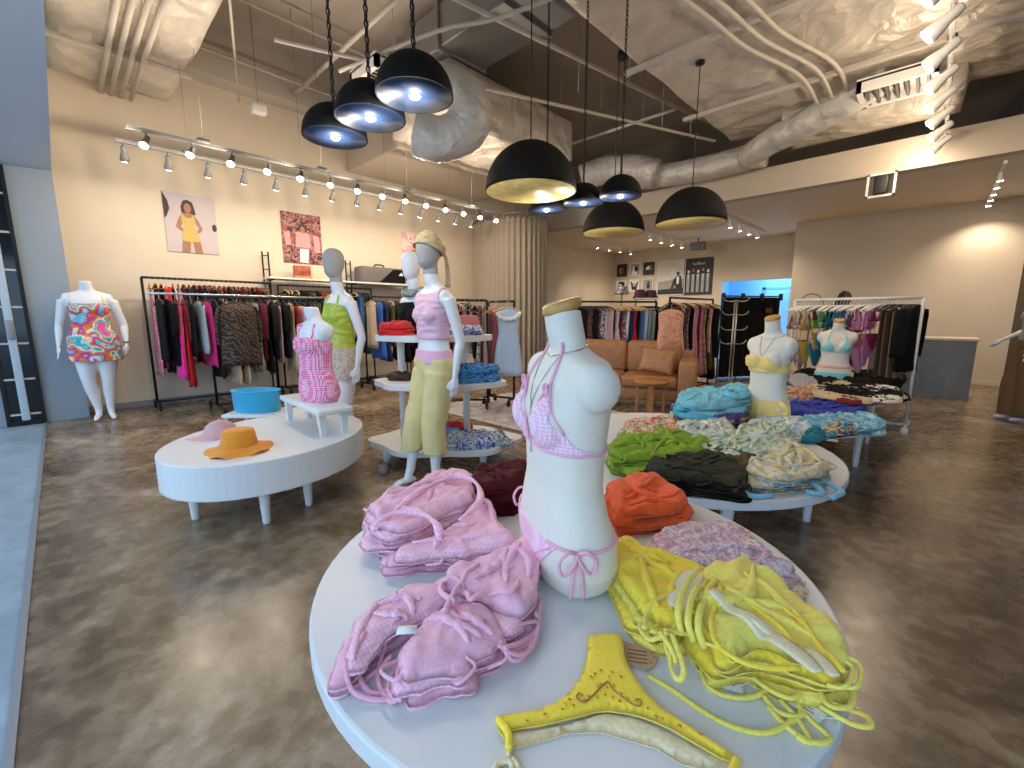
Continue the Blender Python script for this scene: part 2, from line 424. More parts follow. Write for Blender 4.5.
# smooth grey duct beyond the slab on the upper middle
t = thing('metal_duct', 'plain grey rectangular duct crossing the middle of the ceiling', 'duct', (-3.6, 4.2, 4.72))
part('casing', MB().box((-2.4, -.38, 0), (1.0, .38, .5), .02), M['steel'], t, smooth=False)
for fx in (-1.4, -.2):
    part('flange', MB().box((fx-.03, -.42, -.04), (fx+.03, .42, .54)), M['steel'], t, smooth=False)

def P3(x, y, D):
    d = ray(x, y); return Vector((0, 0, CAM_H)) + d*(D/d.dot(_f))
def flex(name, label, pts, r, ringk=10, wob=0.02, m='flex'):
    P = spline(pts, ringk); mb = MB()
    rr = [r * (1 + wob*math.sin(i*2.1) + 0.06*noise.noise(p*2.0)) for i, p in enumerate(P)]
    o = link(name, mb.tube(P, rr, 20).mesh(name), M[m])
    return put(o, label, 'duct')
flex('flexible_duct', 'pale flexible round duct lying along the top of the long beam', [(-5.0, 8.15, 4.25), (-4.6, 8.36, 4.02), (-3.9, 8.38, 3.93), (-3.2, 8.38, 3.90), (-2.3, 8.38, 3.93)], 0.21)
flex('flexible_duct', 'pale flexible duct bending up to the square air diffuser', [(-2.55, 8.3, 3.90), (-2.1, 8.0, 3.98), (-1.6, 7.75, 4.02), (-1.05, 7.45, 4.10), (-0.7, 7.3, 4.2)], 0.2)
flex('flexible_duct', 'crumpled bent flexible duct end behind the trio of dome lamps', [P3(405, 84, 5.5), P3(432, 86, 5.4), P3(455, 92, 5.3), P3(470, 108, 5.2), P3(464, 130, 5.2), P3(440, 140, 5.2), P3(418, 134, 5.2)], 0.24)
flex('flexible_duct', 'pale bulging flexible duct elbow at the left end of the long beam', [(-5.4, 7.6, 4.0), (-5.0, 7.9, 4.15), (-4.5, 8.1, 4.1), (-4.1, 8.2, 3.95)], 0.25, wob=.03)

def diffuser(label, c, sx, sy, rz=0, fins=7):
    t = thing('air_diffuser', label, 'air vent', c, rz)
    fr = MB().box((-sx, -sy, 0), (sx, -sy+.05, .12)).box((-sx, sy-.05, 0), (sx, sy, .12)).box((-sx, -sy, 0), (-sx+.05, sy, .12)).box((sx-.05, -sy, 0), (sx, sy, .12)).box((-sx, -sy, .1), (sx, sy, .14))
    part('frame', fr, M['whitem'], t, smooth=False)
    for k in range(fins):
        x = -sx + .09 + (2*sx-.18)*k/(fins-1)
        part('fin', MB().box((x-.012, -sy+.05, .01), (x+.012, sy-.05, .09)), M['headgrey'], t, smooth=False)
    return t
diffuser('square air diffuser at the end of the bent flexible duct', (-0.62, 7.25, 3.93), .36, .3)
diffuser('square air diffuser tucked behind the lowest three dome lamps', (-4.9, 2.95, 3.95), .3, .28)
t = thing('wall_vent', 'white framed square air vent hanging under the long beam', 'air vent', (-0.79, 8.68, 3.03))
fr = MB().box((-.17, -.02, 0), (.17, .02, .03)).box((-.17, -.02, .31), (.17, .02, .34)).box((-.17, -.02, 0), (-.14, .02, .34)).box((.14, -.02, 0), (.17, .02, .34))
part('frame', fr, M['whitem'], t, smooth=False)
part('speaker_box', MB().box((-.085, -.05, .03), (.085, .09, .31), .03), M['blackm'], t, label='black box inside the vent frame')

def pipes(name, label, pts, r=0.016, m='conduit', cat='pipe', k=1):
    P = spline(pts, 5) if k > 1 else pts
    return put(link(name, MB().tube(P, r, 8).mesh(name), M[m]), label, cat)
for i in range(4):
    y = 0.70 + i*0.10
    pipes('conduit', 'painted conduit under the entrance duct, %s of four counted from the shop front' % ['first', 'second', 'third', 'fourth'][i],
          [(-8.05, y, 4.14), (-4.6, y, 4.14)], 0.026, 'conduit')
for i in range(3):
    x = -1.75 + i*0.17
    pipes('conduit', 'curved conduit under the widest foil duct, %s of three from the left' % ['first', 'second', 'third'][i],
          [(x-.35, 3.3, 4.1), (x-.12, 4.6, 4.1), (x+.0, 5.4, 4.1), (x+.28, 6.4, 4.1), (x+.3, 7.4, 4.1), (x+.3, 8.4, 4.05)], 0.022, 'conduit', k=3)
pipes('sprinkler_pipe', 'long thin sprinkler pipe running from the dome trio to the long beam', [(-5.3, 1.9, 4.15), (-2.95, 7.9, 4.15)], 0.022)
pipes('sprinkler_pipe', 'straight sprinkler pipe running beside the left edge of the widest foil duct', [(-4.05, 2.2, 4.5), (-3.1, 8.0, 4.5)], 0.028)
pipes('sprinkler_pipe', 'cross pipe high between the left wall and the big gold lamp', [(-7.7, 3.0, 4.75), (-3.4, 3.0, 4.75)], 0.03)
pipes('conduit', 'white conduit sloping across the top toward the widest foil duct', [(-5.2, 2.55, 4.05), (-3.9, 2.95, 4.1), (-3.2, 3.2, 4.05), (-2.0, 3.6, 4.12)], 0.02, k=3)
pipes('sprinkler_pipe', 'cross pipe behind the small right dome lamps', [(-7.2, 6.9, 4.4), (-3.2, 6.9, 4.4)], 0.025)
pipes('conduit', 'thin diagonal conduit above the left track lights', [(-7.7, 2.2, 4.4), (-5.6, 1.6, 4.5), (-4.6, 1.2, 4.8)], 0.014)
pipes('conduit', 'conduit with a bend running beside the left wall beam', [(-7.6, 1.6, 4.9), (-7.6, 4.2, 4.9), (-7.3, 4.5, 4.9), (-5.2, 4.5, 4.9)], 0.018, k=3)
pipes('conduit', 'long conduit under the slab over the left racks', [(-6.6, 1.5, 5.15), (-6.6, 8.5, 5.15)], 0.018)
# slab hangers: threaded rods
rodp = [(-6.2, 3.9), (-4.0, 5.5), (-3.6, 6.2), (-3.4, 6.9), (-3.9, 7.2), (-4.4, 6.7), (-5.0, 2.8), (-5.4, 3.4), (-4.7, 6.0), (-3.2, 7.5)]
for i, (x, y) in enumerate(rodp):
    put(link('hanger_rod', MB().tube([(x, y, 5.4), (x, y, 4.2 + 0.25*(i % 3))], 0.005, 6).mesh('hanger_rod'), M['conduit']),
        'thin threaded rod hanging from the ceiling slab over the middle of the shop', 'rod', 'threaded ceiling rods')
# dark strut along the beam and black boxes
for i, (x, y) in enumerate([(-4.15, 4.6), (-3.6, 6.0)]):
    jb = thing('junction_box', ['black round junction box high above the big gold dome lamp', 'black round junction box high above the small right dome lamps'][i], 'junction box', (x, y, 4.9))
    part('case', MB().lathe([(.07, 0), (.075, .02), (.075, .09), (.05, .11)], 16), M['blackm'], jb)
    part('ceiling_rod', MB().tube([(0, 0, .1), (0, 0, .5)], .01, 6), M['conduit'], jb)

# ------------------------------------------------------------------ pendant lamps
def dome(rad, hh, m_in, m_out, bulb, lab, grp, loc, top, chain):
    t = thing('pendant_lamp', lab, 'pendant lamp', loc, 0, grp)
    n = 16
    out = [(rad*math.cos(PI/2*i/n), hh*math.sin(PI/2*i/n)) for i in range(n)] + [(0.012, hh)]
    inn = [((rad-.008)*math.cos(PI/2*i/n), (hh-.008)*math.sin(PI/2*i/n)) for i in range(n)] + [(0.010, hh-.008)]
    part('shade', MB().lathe([(rad-.008, 0)] + out, 48, cap=False), m_out, t)
    part('lining', MB().lathe(inn[::-1], 48, cap=True), m_in, t, label='gold lining' if m_in is M['gold'] else 'blue black lining')
    part('socket', MB().lathe([(.022, 0), (.026, .01), (.026, .07), (.012, .09)], 16, c=(0, 0, hh-.11)), M['blackm'], t)
    if bulb:
        part('bulb', MB().ell((0, 0, .035), (.042, .042, .050), 16, 10), M['bulb'], t, label='glowing round bulb')
    H = top - loc[2]
    if chain:
        ch = MB(); z = hh; i = 0
        pts = []
        while z < H:
            a = i * PI/2; c, s = math.cos(a), math.sin(a)
            ring = [(c*.011*math.cos(q*PI/4), s*.011*math.cos(q*PI/4), z + .021 + .024*math.sin(q*PI/4)) for q in range(8)]
            ch.tube(ring, .0042, 5, closed=True); z += .038; i += 1
        part('chain', ch, M['black'], t)
        part('cord', MB().tube([(0, 0, hh), (0.006, 0.004, H*.5), (0, 0, H)], .003, 5), M['black'], t)
    else:
        part('cable', MB().tube([(0, 0, hh-.01), (0, 0, H)], .006, 6), M['black'], t)
    part('canopy', MB().lathe([(.05, -.03), (.055, -.01), (.05, 0)], 16, c=(0, 0, H)), M['black'], t)
    return t
ZT = 5.4
sm = [(-2.03, 1.39, 'small black dome lamp with a lit bulb, largest and nearest of the front trio'),
      (-2.43, 1.36, 'small black dome lamp with a lit bulb, middle of the front trio'),
      (-2.84, 1.34, 'small black dome lamp with a lit bulb, leftmost and lowest of the front trio'),
      (-2.26, 3.81, 'small black dome lamp with a lit bulb hanging right above the round duct end'),
      (-2.66, 3.78, 'small black dome lamp with a lit bulb beside the big gold dome'),
      (-3.10, 3.74, 'small black dome lamp mostly hidden behind the largest gold dome')]
for x, y, lab in sm:
    dome(.195, .195, M['domein'], M['domeout'], True, lab, 'small black dome lamps', (x, y, 2.4), ZT, True)
    lamp('POINT', 'bulb_light', (x, y, 2.4 - .12), BULB_W, (1, .93, .84), size=.035)
bgp = [(-2.76, 3.10, 'large black dome lamp with gold lining, nearest and biggest over the shop'),
      (-3.27, 5.36, 'large black dome lamp with gold lining, left one of the far pair'),
      (-2.28, 5.50, 'large black dome lamp with gold lining, right one of the far pair')]
for x, y, lab in bgp:
    dome(.41, .42, M['gold'], M['domeout'], False, lab, 'large gold lined dome lamps', (x, y, 2.4), 4.2 if x > -2.5 else ZT, False)
    lamp('POINT', 'dome_light', (x, y, 2.4 + .2), BIG_W, (1, .86, .66), size=.05)

# ------------------------------------------------------------------ track lights
def spot_head(lab, grp, loc, aim, m_body, size=1.0, lit=True, stem=.09, power=0, colr=WARM, ang=80):
    """loc: point on the track; aim: direction of the beam"""
    t = thing('track_spotlight', lab, 'spotlight', loc, 0, grp)
    aim = Vector(aim).normalized()
    part('stem', MB().tube([(0, 0, .01), (0, 0, -stem)], .008*size, 6), m_body, t)
    q = aim.to_track_quat('Z', 'Y').to_matrix().to_4x4()
    Mx = Matrix.Translation((0, 0, -stem)) @ q
    s = size
    body = MB().lathe([(.018*s, -.05*s), (.026*s, -.04*s), (.028*s, .02*s), (.036*s, .05*s), (.046*s, .09*s), (.046*s, .115*s)], 16, cap=True).xf(Mx)
    part('housing', body, m_body, t)
    part('lens', MB().lathe([(.040*s, .1155*s), (.036*s, .121*s), (.001, .123*s)], 16, cap=False).xf(Mx), M['lens'] if lit else M['headgrey'], t, label='lit lens' if lit else None)
    if power:
        p = Vector(loc) + Vector((0, 0, -stem)) + aim*(.16*s)
        if ang: lamp('SPOT', 'track_beam', p, power, colr, aim, .04, ang, .8)
        else: lamp('POINT', 'bulb_glow', p, power, colr, size=.04)
    return t
def ordn(i): return ['first','second','third','fourth','fifth','sixth','seventh','eighth','ninth','tenth','eleventh','twelfth','thirteenth','fourteenth','fifteenth','sixteenth','seventeenth','eighteenth','nineteenth','twentieth','twenty-first','twenty-second','twenty-third','twenty-fourth','twenty-fifth','twenty-sixth','twenty-seventh','twenty-eighth','twenty-ninth','thirtieth','thirty-first','thirty-second','thirty-third','thirty-fourth','thirty-fifth','thirty-sixth','thirty-seventh','thirty-eighth','thirty-ninth','fortieth'][i]
def track(lab, a, b, m, wires=4, top=5.4, w=.018):
    t = thing('light_track', lab, 'light track', a)
    a = Vector(a); b = Vector(b); d = (b-a); n = d.normalized(); s = Vector((-n.y, n.x, 0))*w
    vs = []
    for p in (Vector((0,0,0)), d):
        for sx, z in ((-1, 0), (1, 0), (1, .035), (-1, .035)): vs.append(p + s*sx + Vector((0, 0, z)))
    part('rail', MB().add(vs, [(0,1,2,3),(7,6,5,4),(0,4,5,1),(1,5,6,2),(2,6,7,3),(3,7,4,0)]), m, t, smooth=False)
    for i in range(wires):
        p = d*((i+.5)/wires)
        part('suspension_wire', MB().tube([p + Vector((0,0,.03)), p + Vector((0,0,top-a.z))], .0035, 5), M['steel'], t)
        part('connector', MB().box((p.x-.035, p.y-.06, .03), (p.x+.035, p.y+.06, .075), .01), M['headgrey'], t)
    return t
track('grey light track, the one nearer the room of the two along the left wall', (-6.2, .70, 3.2), (-6.2, 6.05, 3.2), M['steel'], 4)
track('grey light track, the one nearer the wall of the two along the left wall', (-6.75, .66, 3.2), (-6.75, 5.98, 3.2), M['steel'], 4)
NA = 14
for i in range(NA):
    y = .86 + i*(6.0-.9)/(NA-1)
    spot_head('lit spotlight on the nearer left track, %s from the shop front' % ordn(i), 'spotlights on the nearer left track', (-6.2, y, 3.2), (.55, -.35, -.75), M['headgrey'], .95, True, .07, SPOT_W if i % 2 == 0 else 0, WARM, 0)
    y2 = .72 + i*(5.9-.75)/(NA-1)
    spot_head('grey spotlight on the wall side left track, %s from the shop front' % ordn(i), 'spotlights on the wall side left track', (-6.75, y2, 3.2), (-.55, .05, -.8), M['headgrey'], .95, True, .08, WASH_W if i % 2 == 0 else 0, WARM, 130)
track('white light track under the widest foil duct at upper right', (-.16, 3.0, 3.66), (-.16, 8.55, 3.66), M['whitem'], 3, 4.25)
for i in range(9):
    y = 8.40 - i*.56
    spot_head('white spotlight on the right hand track, %s counted from the long beam' % ordn(i), 'white spotlights on the right track', (-.16, y, 3.66), (-.78, .02, -.62), M['whitem'], 1.45, True, .08, 8.0, (1, .80, .58), 0)
track('short light track on the low ceiling above the stone counter', (.45, 9.0, 3.3), (.45, 12.4, 3.3), M['whitem'], 0)
for i in range(6):
    spot_head('small spotlight on the track near the counter, %s from the beam' % ordn(i), 'spotlights by the counter', (.45, 9.5+i*.5, 3.3), (.05, .1, -1), M['whitem'], .8, True, .03, BACK_W if i % 2 == 0 else 0, WARM, 130)
for k, (x, y0, nme) in enumerate([(-3.36, 9.6, 'right'), (-5.33, 9.9, 'middle'), (-7.0, 10.1, 'left')]):
    track('%s light track on the low ceiling in front of the posters' % nme, (x, y0, 3.3), (x+.1, 12.4, 3.3), M['whitem'], 0)
    for i in range(4):
        spot_head('small spotlight on the %s poster track, %s from the beam' % (nme, ordn(i)), 'spotlights before the posters', (x+.02*i, y0+.55+i*.58, 3.3), (.02, .35, -1), M['whitem'], .95, True, .05, BACK_W if i % 2 == 0 else 0, (1, .85, .68), 130)
t = thing('exit_box', 'small grey box hanging from the low ceiling before the posters', 'ceiling box', (-4.85, 12.3, 3.05))
part('case', MB().box((-.2, -.06, 0), (.2, .06, .2), .01), M['headgrey'], t); part('bracket', MB().tube([(0, 0, .2), (0, 0, .31)], .02, 8), M['headgrey'], t)
# sensor at the cable end over the left track
t = thing('security_camera', 'small white camera on a thin cable high by the left wall', 'camera', (-6.9, 2.2, 4.05))
part('body', MB().box((-.06, -.09, -.06), (.06, .09, .06), .02), M['whitem'], t); part('rod', MB().tube([(0,0,.05),(0,0,1.35)], .006, 6), M['steel'], t)

# ================================================================== furniture
def circ(rx, ry=None, n=72, ang=0.0, wav=0.0, k=5, ph=0.0):
    ry = ry or rx; ca, sa = math.cos(ang), math.sin(ang); o = []
    for i in range(n):
        a = 2*PI*i/n; q = 1 + wav*math.sin(k*a + ph)
        x, y = rx*q*math.cos(a), ry*q*math.sin(a)
        o.append((x*ca - y*sa, x*sa + y*ca))
    return o
def table(name, label, loc, outline, h, th, legs, lr, group=None, taper=.62):
    t = thing(name, label, 'table', (loc[0], loc[1], 0), 0, group)
    part('tabletop', MB().prism(outline, h-th, h, .008), M['white'], t, smooth=False)
    for (x, y) in legs:
        x -= loc[0]; y -= loc[1]
        part('leg', MB().lathe([(lr*taper*.9, 0), (lr*taper, .006), (lr, h-th-.004), (lr, h-th+.004)], 20, c=(x, y, 0)), M['white'], t)
    return t
H1, H2, H3, H4, H5 = .55, .45, .45, .44, .50
T1c, T2c, T3c, T4c, T5c = (-.75, 1.0), (-3.36, .98), (-1.16, 2.79), (-.95, 4.47), (-.80, 5.72)
table('display_table', 'round white table at the front with pink and yellow bikinis on it', T1c, circ(.713), H1, .055, [(-.75+.5*math.cos(a), 1+.5*math.sin(a)) for a in (.8, 2.4, 3.9, 5.5)], .035)
table('display_table', 'thick rimmed oval white table carrying the orange hat and pink cap', T2c, circ(.70, .585, ang=math.radians(-60)), H2, .215, [(-3.29, .47), (-2.90, .77), (-2.98, 1.06), (-3.60, 1.40), (-3.85, .85)], .036)
table('display_table', 'round white table with the lime, black and leaf print piles', T3c, circ(.925), H3, .05, [(-.45, 3.17), (-.66, 2.28), (-1.75, 2.4), (-1.7, 3.3)], .035)
table('display_table', 'round white table under the yellow bikini torso and blue piles', T4c, circ(.76), H4, .05, [(-.36, 4.66), (-.62, 3.98), (-1.4, 4.2), (-1.3, 4.95)], .035)
table('display_table', 'oval white table covered by black swimwear before the white rack', T5c, circ(.68, .5), H5, .05, [(-.36, 5.6), (-.5, 6.05), (-1.1, 5.4), (-1.1, 6.05)], .028)

# three-level shelf unit with wavy boards
rt2 = (math.cos(YAW), math.sin(YAW)); 
tu = thing('tiered_display', 'white three level display stand with wavy boards behind the yellow trousers', 'display stand', (-3.16, 2.26, 0), YAW)
def wavy(cx, rx, ry, ph, k=6, w=.06):
    return [(x + cx, y) for x, y in circ(rx, ry, 84, 0, w, k, ph)]
for cx, rx, ry, z, ph in [(.10, .66, .44, .20, 1.0), (.06, .565, .34, .73, 2.4), (.02, .485, .30, 1.13, .4)]:
    part('shelf_board', MB().prism(wavy(cx, rx, ry, ph), z-.052, z, .006), M['white'], tu, smooth=False)
for px_ in (-.29, .29):
    part('post', MB().lathe([(.032, .2), (.032, 1.1)], 20, c=(px_, .05, 0)), M['white'], tu)
for px_, py_ in [(-.4, -.15), (.45, -.15), (-.4, .2), (.45, .2)]:
    part('foot', MB().lathe([(.03, 0), (.04, .15)], 16, c=(px_, py_, 0)), M['white'], tu)
def tier(u, v, z=0.0):
    return Vector((-3.16 + u*rt2[0] - v*rt2[1], 2.26 + u*rt2[1] + v*rt2[0], z))

# little white stool on the oval table
SF = [atz(*p, H2) for p in [(293, 420), (309, 418.5), (325, 437), (340, 432)]]
sc_ = sum(SF, Vector()) / 4
ax = (SF[2] + SF[3] - SF[0] - SF[1]).normalized(); srz = math.atan2(ax.y, ax.x)
st = thing('display_stool', 'small white stool standing on the oval table under the pink torso', 'stool', (sc_.x, sc_.y, H2), srz)
SLL = (SF[2]-SF[0]).length/2
part('seat', MB().box((-SLL-.07, -.125, .165), (SLL+.07, .125, .205), .012), M['white'], st)
for sx in (-1, 1):
    for sy in (-1, 1):
        part('leg', MB().loft([[(sx*SLL+dx*.017, sy*.075+dy*.017, 0) for dx, dy in ((-1,-1),(1,-1),(1,1),(-1,1))], [(sx*SLL+dx*.025, sy*.08+dy*.025, .17) for dx, dy in ((-1,-1),(1,-1),(1,1),(-1,1))]]), M['white'], st, smooth=False)

# sofa
so = thing('sofa', 'tan leather sofa in front of the rear clothes racks', 'sofa', (-3.26, 5.80, 0), math.radians(22))
part('base', MB().box((-.95, -.38, .12), (.95, .42, .30), .03), M['tan'], so)
for sx in (-1, 1):
    part('seat_cushion', MB().box((min(0, sx*.76), -.42, .29), (max(0, sx*.76), .25, .46), .05), M['tan'], so)
    bc = MB().box((min(0, sx*.78), .16, .44), (max(0, sx*.78), .40, .92), .075); part('back_cushion', bc, M['tan'], so)
    part('armrest', MB().box((min(sx*.76, sx*1.0), -.46, .10), (max(sx*.76, sx*1.0), .44, .68), .055), M['tan'], so)
part('back_frame', MB().box((-.97, .38, .12), (.97, .50, .78), .04), M['tan'], so)
for sx in (-1, 1):
    for y in (-.36, .4): part('leg', MB().lathe([(.018, 0), (.026, .13)], 12, c=(sx*.85, y, 0)), M['blackm'], so)
def cushion_mesh(w, h, t, seed=0):
    mb = MB(); n = 18; vs = []
    for s in (1, -1):
        for i in range(n+1):
            for j in range(n+1):
                u, v = 2*i/n-1, 2*j/n-1
                e = max(0, (1-u**4)*(1-v**4))**.5
                k = 1 - .06*(1-abs(v))**1*abs(u)**6 - 0
                vs.append((u*w*(1-.10*(1-v*v)*u*u), v*h*(1-.10*(1-u*u)*v*v), s*t*e + .006*noise.noise(Vector((u*3, v*3, seed)))))
    fs = []
    N1 = (n+1)*(n+1)
    for i in range(n):
        for j in range(n):
            a = i*(n+1)+j
            fs.append((a, a+n+1, a+n+2, a+1)); fs.append((N1+a, N1+a+1, N1+a+n+2, N1+a+n+1))
    bm = bmesh.new(); vv = [bm.verts.new(p) for p in vs]
    for f in fs: bm.faces.new([vv[i] for i in f])
    bmesh.ops.remove_doubles(bm, verts=bm.verts[:], dist=.012)
    return mb.bm(bm)
pc = put(link('throw_pillow', cushion_mesh(.25, .19, .075).mesh('throw_pillow'), M['tan'], None, (-2.76, 5.82, .655), (math.radians(68), math.radians(6), math.radians(15))), 'square tan leather pillow leaning inside the sofa right arm', 'pillow')
# round wooden side stool
ws = thing('side_table', 'round orange wooden side table standing before the tan sofa', 'side table', (-2.56, 5.24, 0), .3)
part('tabletop', MB().lathe([(.20, .43), (.225, .435), (.23, .45), (.225, .465), (.0, .467)][::1], 40), M['stool'], ws)
for k in range(4):
    a = k*PI/2 + .2
    q = [(math.cos(a)*.15 - math.sin(a)*d, math.sin(a)*.15 + math.cos(a)*d) for d in (-.035, .035)]
    q2 = [(math.cos(a)*.18 - math.sin(a)*d, math.sin(a)*.18 + math.cos(a)*d) for d in (.035, -.035)]
    part('leg', MB().prism(q + q2, 0, .435), M['stool'], ws, smooth=False)
# rug
m, N, L, b = nm('faded_rug_pile'); b.inputs['Roughness'].default_value = .95
t1 = N.new('ShaderNodeTexNoise'); t1.inputs['Scale'].default_value = 5; t1.inputs['Detail'].default_value = 6; t1.inputs['Distortion'].default_value = 2.5
L.new(coords(N, L), t1.inputs[0]); r_ = ramp(N, [(.38, (.30, .24, .26)), (.5, (.50, .44, .44)), (.62, (.60, .55, .52))]); L.new(t1.outputs[0], r_.inputs[0]); L.new(r_.outputs[0], b.inputs[0]); M['rug'] = m
rg = thing('rug', 'faded pale lilac patterned rug lying before the sofa', 'rug', (-3.9, 4.35, 0))
part('pile', MB().box((-1.05, -.78, 0), (1.35, .72, .009)), M['rug'], rg, smooth=False)
part('border', MB().box((-1.12, -.85, 0), (1.42, .79, .006)), plain('rug_binding', (.62, .56, .48), .9), rg, smooth=False)
# stone counter
ct = thing('cash_counter', 'grey stone cash counter with cream top by the back wall', 'counter', (-.12, 9.75, 0))
part('front_panel', MB().box((-.62, -.20, 0), (.62, .30, .905), .004), M['counter'], ct, smooth=False)
part('worktop', MB().box((-.64, -.22, .905), (.64, .50, .945), .006), M['wall2'], ct, smooth=False)
# curtain of the fitting room
cp = spline([(-8.1, 7.05, 0), (-7.4, 6.92, 0), (-6.85, 6.95, 0), (-6.58, 7.2, 0), (-6.52, 7.55, 0), (-6.54, 7.95, 0)], 46)
def curtain_mesh(path, z0, z1, amp=.05, wl=.13, nz=10):
    L_ = 0; rows = []; acc = [0]
    for a, c in zip(path, path[1:]): L_ += (c-a).length; acc.append(L_)
    for k in range(nz+1):
        z = z1 + (z0-z1)*k/nz; row = []
        g = .55 + .45*k/nz
        for i, p in enumerate(path):
            t = (path[min(i+1, len(path)-1)] - path[max(0, i-1)]).normalized(); n = Vector((-t.y, t.x, 0))
            s = acc[i]
            d = amp*g*math.sin(2*PI*s/wl + 1.2*noise.noise(Vector((s*2, 0, 0)))) + .018*noise.noise(Vector((s*4, k*.25, 3)))
            row.append(p + n*d + Vector((0, 0, z)))
        rows.append(row)
    mb = MB(); n = len(path); vs = [p for r in rows for p in r]
    fs = [(k*n+i, k*n+i+1, (k+1)*n+i+1, (k+1)*n+i) for k in range(nz) for i in range(n-1)]
    return mb.add(vs, fs)
cu = thing('curtain', 'floor length beige curtain around the fitting room at the left wall', 'curtain', (0, 0, 0))
part('fabric', curtain_mesh(cp, .03, 3.38), M['curtain'], cu)
part('rail', MB().tube([p + Vector((0, 0, 3.46)) for p in cp[::6]], .018, 8), M['steel'], cu)
for i, p in enumerate(cp[4::9]):
    part('hook', MB().tube([p + Vector((0, 0, 3.36)), p + Vector((0, 0, 3.46))], .012, 6), M['steel'], cu)
    if i % 6 == 0: part('ceiling_rod', MB().tube([p + Vector((0, 0, 3.46)), p + Vector((0, 0, 5.4))], .008, 6), M['steel'], cu)

# folding shop door: black framed glass panel against the left column
for k, (y0, y1) in enumerate([(-.56, -.24)]):
    d = thing('glazed_door_panel', 'narrow black framed glass door panel folded back at the left column', 'door panel', (-7.72, y0, 0))
    W_ = y1-y0
    part('frame', MB().box((0, 0, 0), (.05, .035, 2.96)), M['black'], d, smooth=False)
    part('frame', MB().box((0, W_-.035, 0), (.05, W_, 2.96)), M['black'], d, smooth=False)
    part('mullion', MB().box((0.005, W_/2-.035, .06), (.075, W_/2+.035, 2.9), .008), plain('pale_blue_metal', (.42, .50, .56), .4), d, label='pale upright between the two narrow panes')
    for zz in [0.0, 2.90]: part('rail', MB().box((0, .03, zz), (.05, W_-.03, zz+.06)), M['black'], d, smooth=False)
    for zz in [.12+.42*j for j in range(7)]:
        part('glazing_bar', MB().box((.01, .03, zz), (.04, W_-.03, zz+.022)), M['conduit'], d, smooth=False)
    part('pane', MB().box((-.004, .03, .05), (.012, W_-.03, 2.92)), plain('dark_glass', (.006, .007, .009), .08), d, smooth=False)
    part('lock', MB().box((.075, W_/2-.03, 1.02), (.10, W_/2+.03, 1.24), .006), M['steel'], d)
put(link('light_switch', MB().box((-8.1, .28, 1.15), (-8.085, .37, 1.30), .004).mesh('light_switch'), M['conduit']), 'small beige switch plate on the wall beside the headless mannequin', 'switch')

# ------------------------------------------------------------------ posters
def poster(name, label, cat, on, c, wd, ht, bgc, art, frame=None, group=None):
    """on: 'X' left wall, 'Y' back wall; art = list of (material colour, polygon in -1..1)"""
    rz = PI/2 if on == 'X' else 0.0
    t = thing(name, label, cat, c, rz, group)
    part('sheet', MB().box((-wd/2, -.006, -ht/2), (wd/2, .006, ht/2)), bgc, t, smooth=False)
    for k, (mm, poly) in enumerate(art):
        y = -.0075 - .0006*k
        ring = [[(x*wd/2, y, z*ht/2) for x, z in poly], [(x*wd/2, -.006, z*ht/2) for x, z in poly]]
        part('printed_shape', MB().loft(ring), mm, t, smooth=False)
    if frame:
        f = MB()
        for a, b_ in (((-wd/2-.02, -.02, ht/2), (wd/2+.02, .008, ht/2+.02)), ((-wd/2-.02, -.02, -ht/2-.02), (wd/2+.02, .008, -ht/2)), ((-wd/2-.02, -.02, -ht/2), (-wd/2, .008, ht/2)), ((wd/2, -.02, -ht/2), (wd/2+.02, .008, ht/2))): f.box(a, b_)
        part('frame', f, frame, t, smooth=False)
    return t
def blob(cx, cz, rx, rz, n=14, a0=0): return [(cx + rx*math.cos(2*PI*i/n), cz + rz*math.sin(2*PI*i/n)) for i in range(n)]
skin = plain('printed_skin', (.34, .16, .085), .6); hairm = plain('printed_dark_hair', (.05, .022, .015), .6); yel = plain('printed_yellow', (.55, .38, .10), .6)
lilac = plain('printed_lilac_grey', (.50, .42, .42), .55, grain=.05, gs=3)
dk = plain('printed_black', (.02, .02, .02), .6); wh = plain('printed_white', (.75, .74, .72), .6); gy = plain('printed_grey', (.28, .28, .28), .6)
figure_art = [(dk, [(-1, 1), (-.82, .7), (-.78, .45), (-.9, .2), (-1, .1)]), (dk, blob(.9, -.05, .1, .13)),
  (hairm, [(-.34, .36), (-.36, .55), (-.26, .76), (-.08, .82), (.10, .74), (.16, .55), (.20, .34), (.06, .28), (-.24, .30)]),
  (skin, [(-.62, -.15), (-.5, .12), (-.32, .34), (-.2, .36), (.0, .36), (.1, .34), (.28, .12), (.42, -.15), (.3, -.28), (.12, -.32), (.28, -.12), (.12, .08), (-.3, .08), (-.42, -.12), (-.2, -.32), (-.42, -.28)]),
  (yel, [(-.34, .34), (-.2, .2), (.0, .2), (.1, .32), (.16, .1), (.12, -.12), (.26, -.42), (.3, -.62), (-.42, -.62), (-.42, -.4), (-.3, -.12), (-.38, .1)]),
  (skin, [(-.42, -.60), (-.1, -.62), (-.16, -1), (-.48, -1)]), (skin, [(-.02, -.62), (.28, -.60), (.34, -1), (.04, -1)]), (skin, blob(-.1, .53, .14, .17))]
poster('wall_poster', 'poster of a woman in a yellow playsuit on a pale lilac background', 'poster', 'X', (-8.09, 1.53, 2.63), .63, .83, lilac, figure_art)
rackart = printed('printed_clothes_rack', [(.07, .035, .035), (.28, .08, .08), (.42, .20, .18), (.06, .04, .05), (.46, .34, .30)], 12, .6, .8, 2.0)
pinks = plain('printed_pink', (.72, .30, .28), .6)
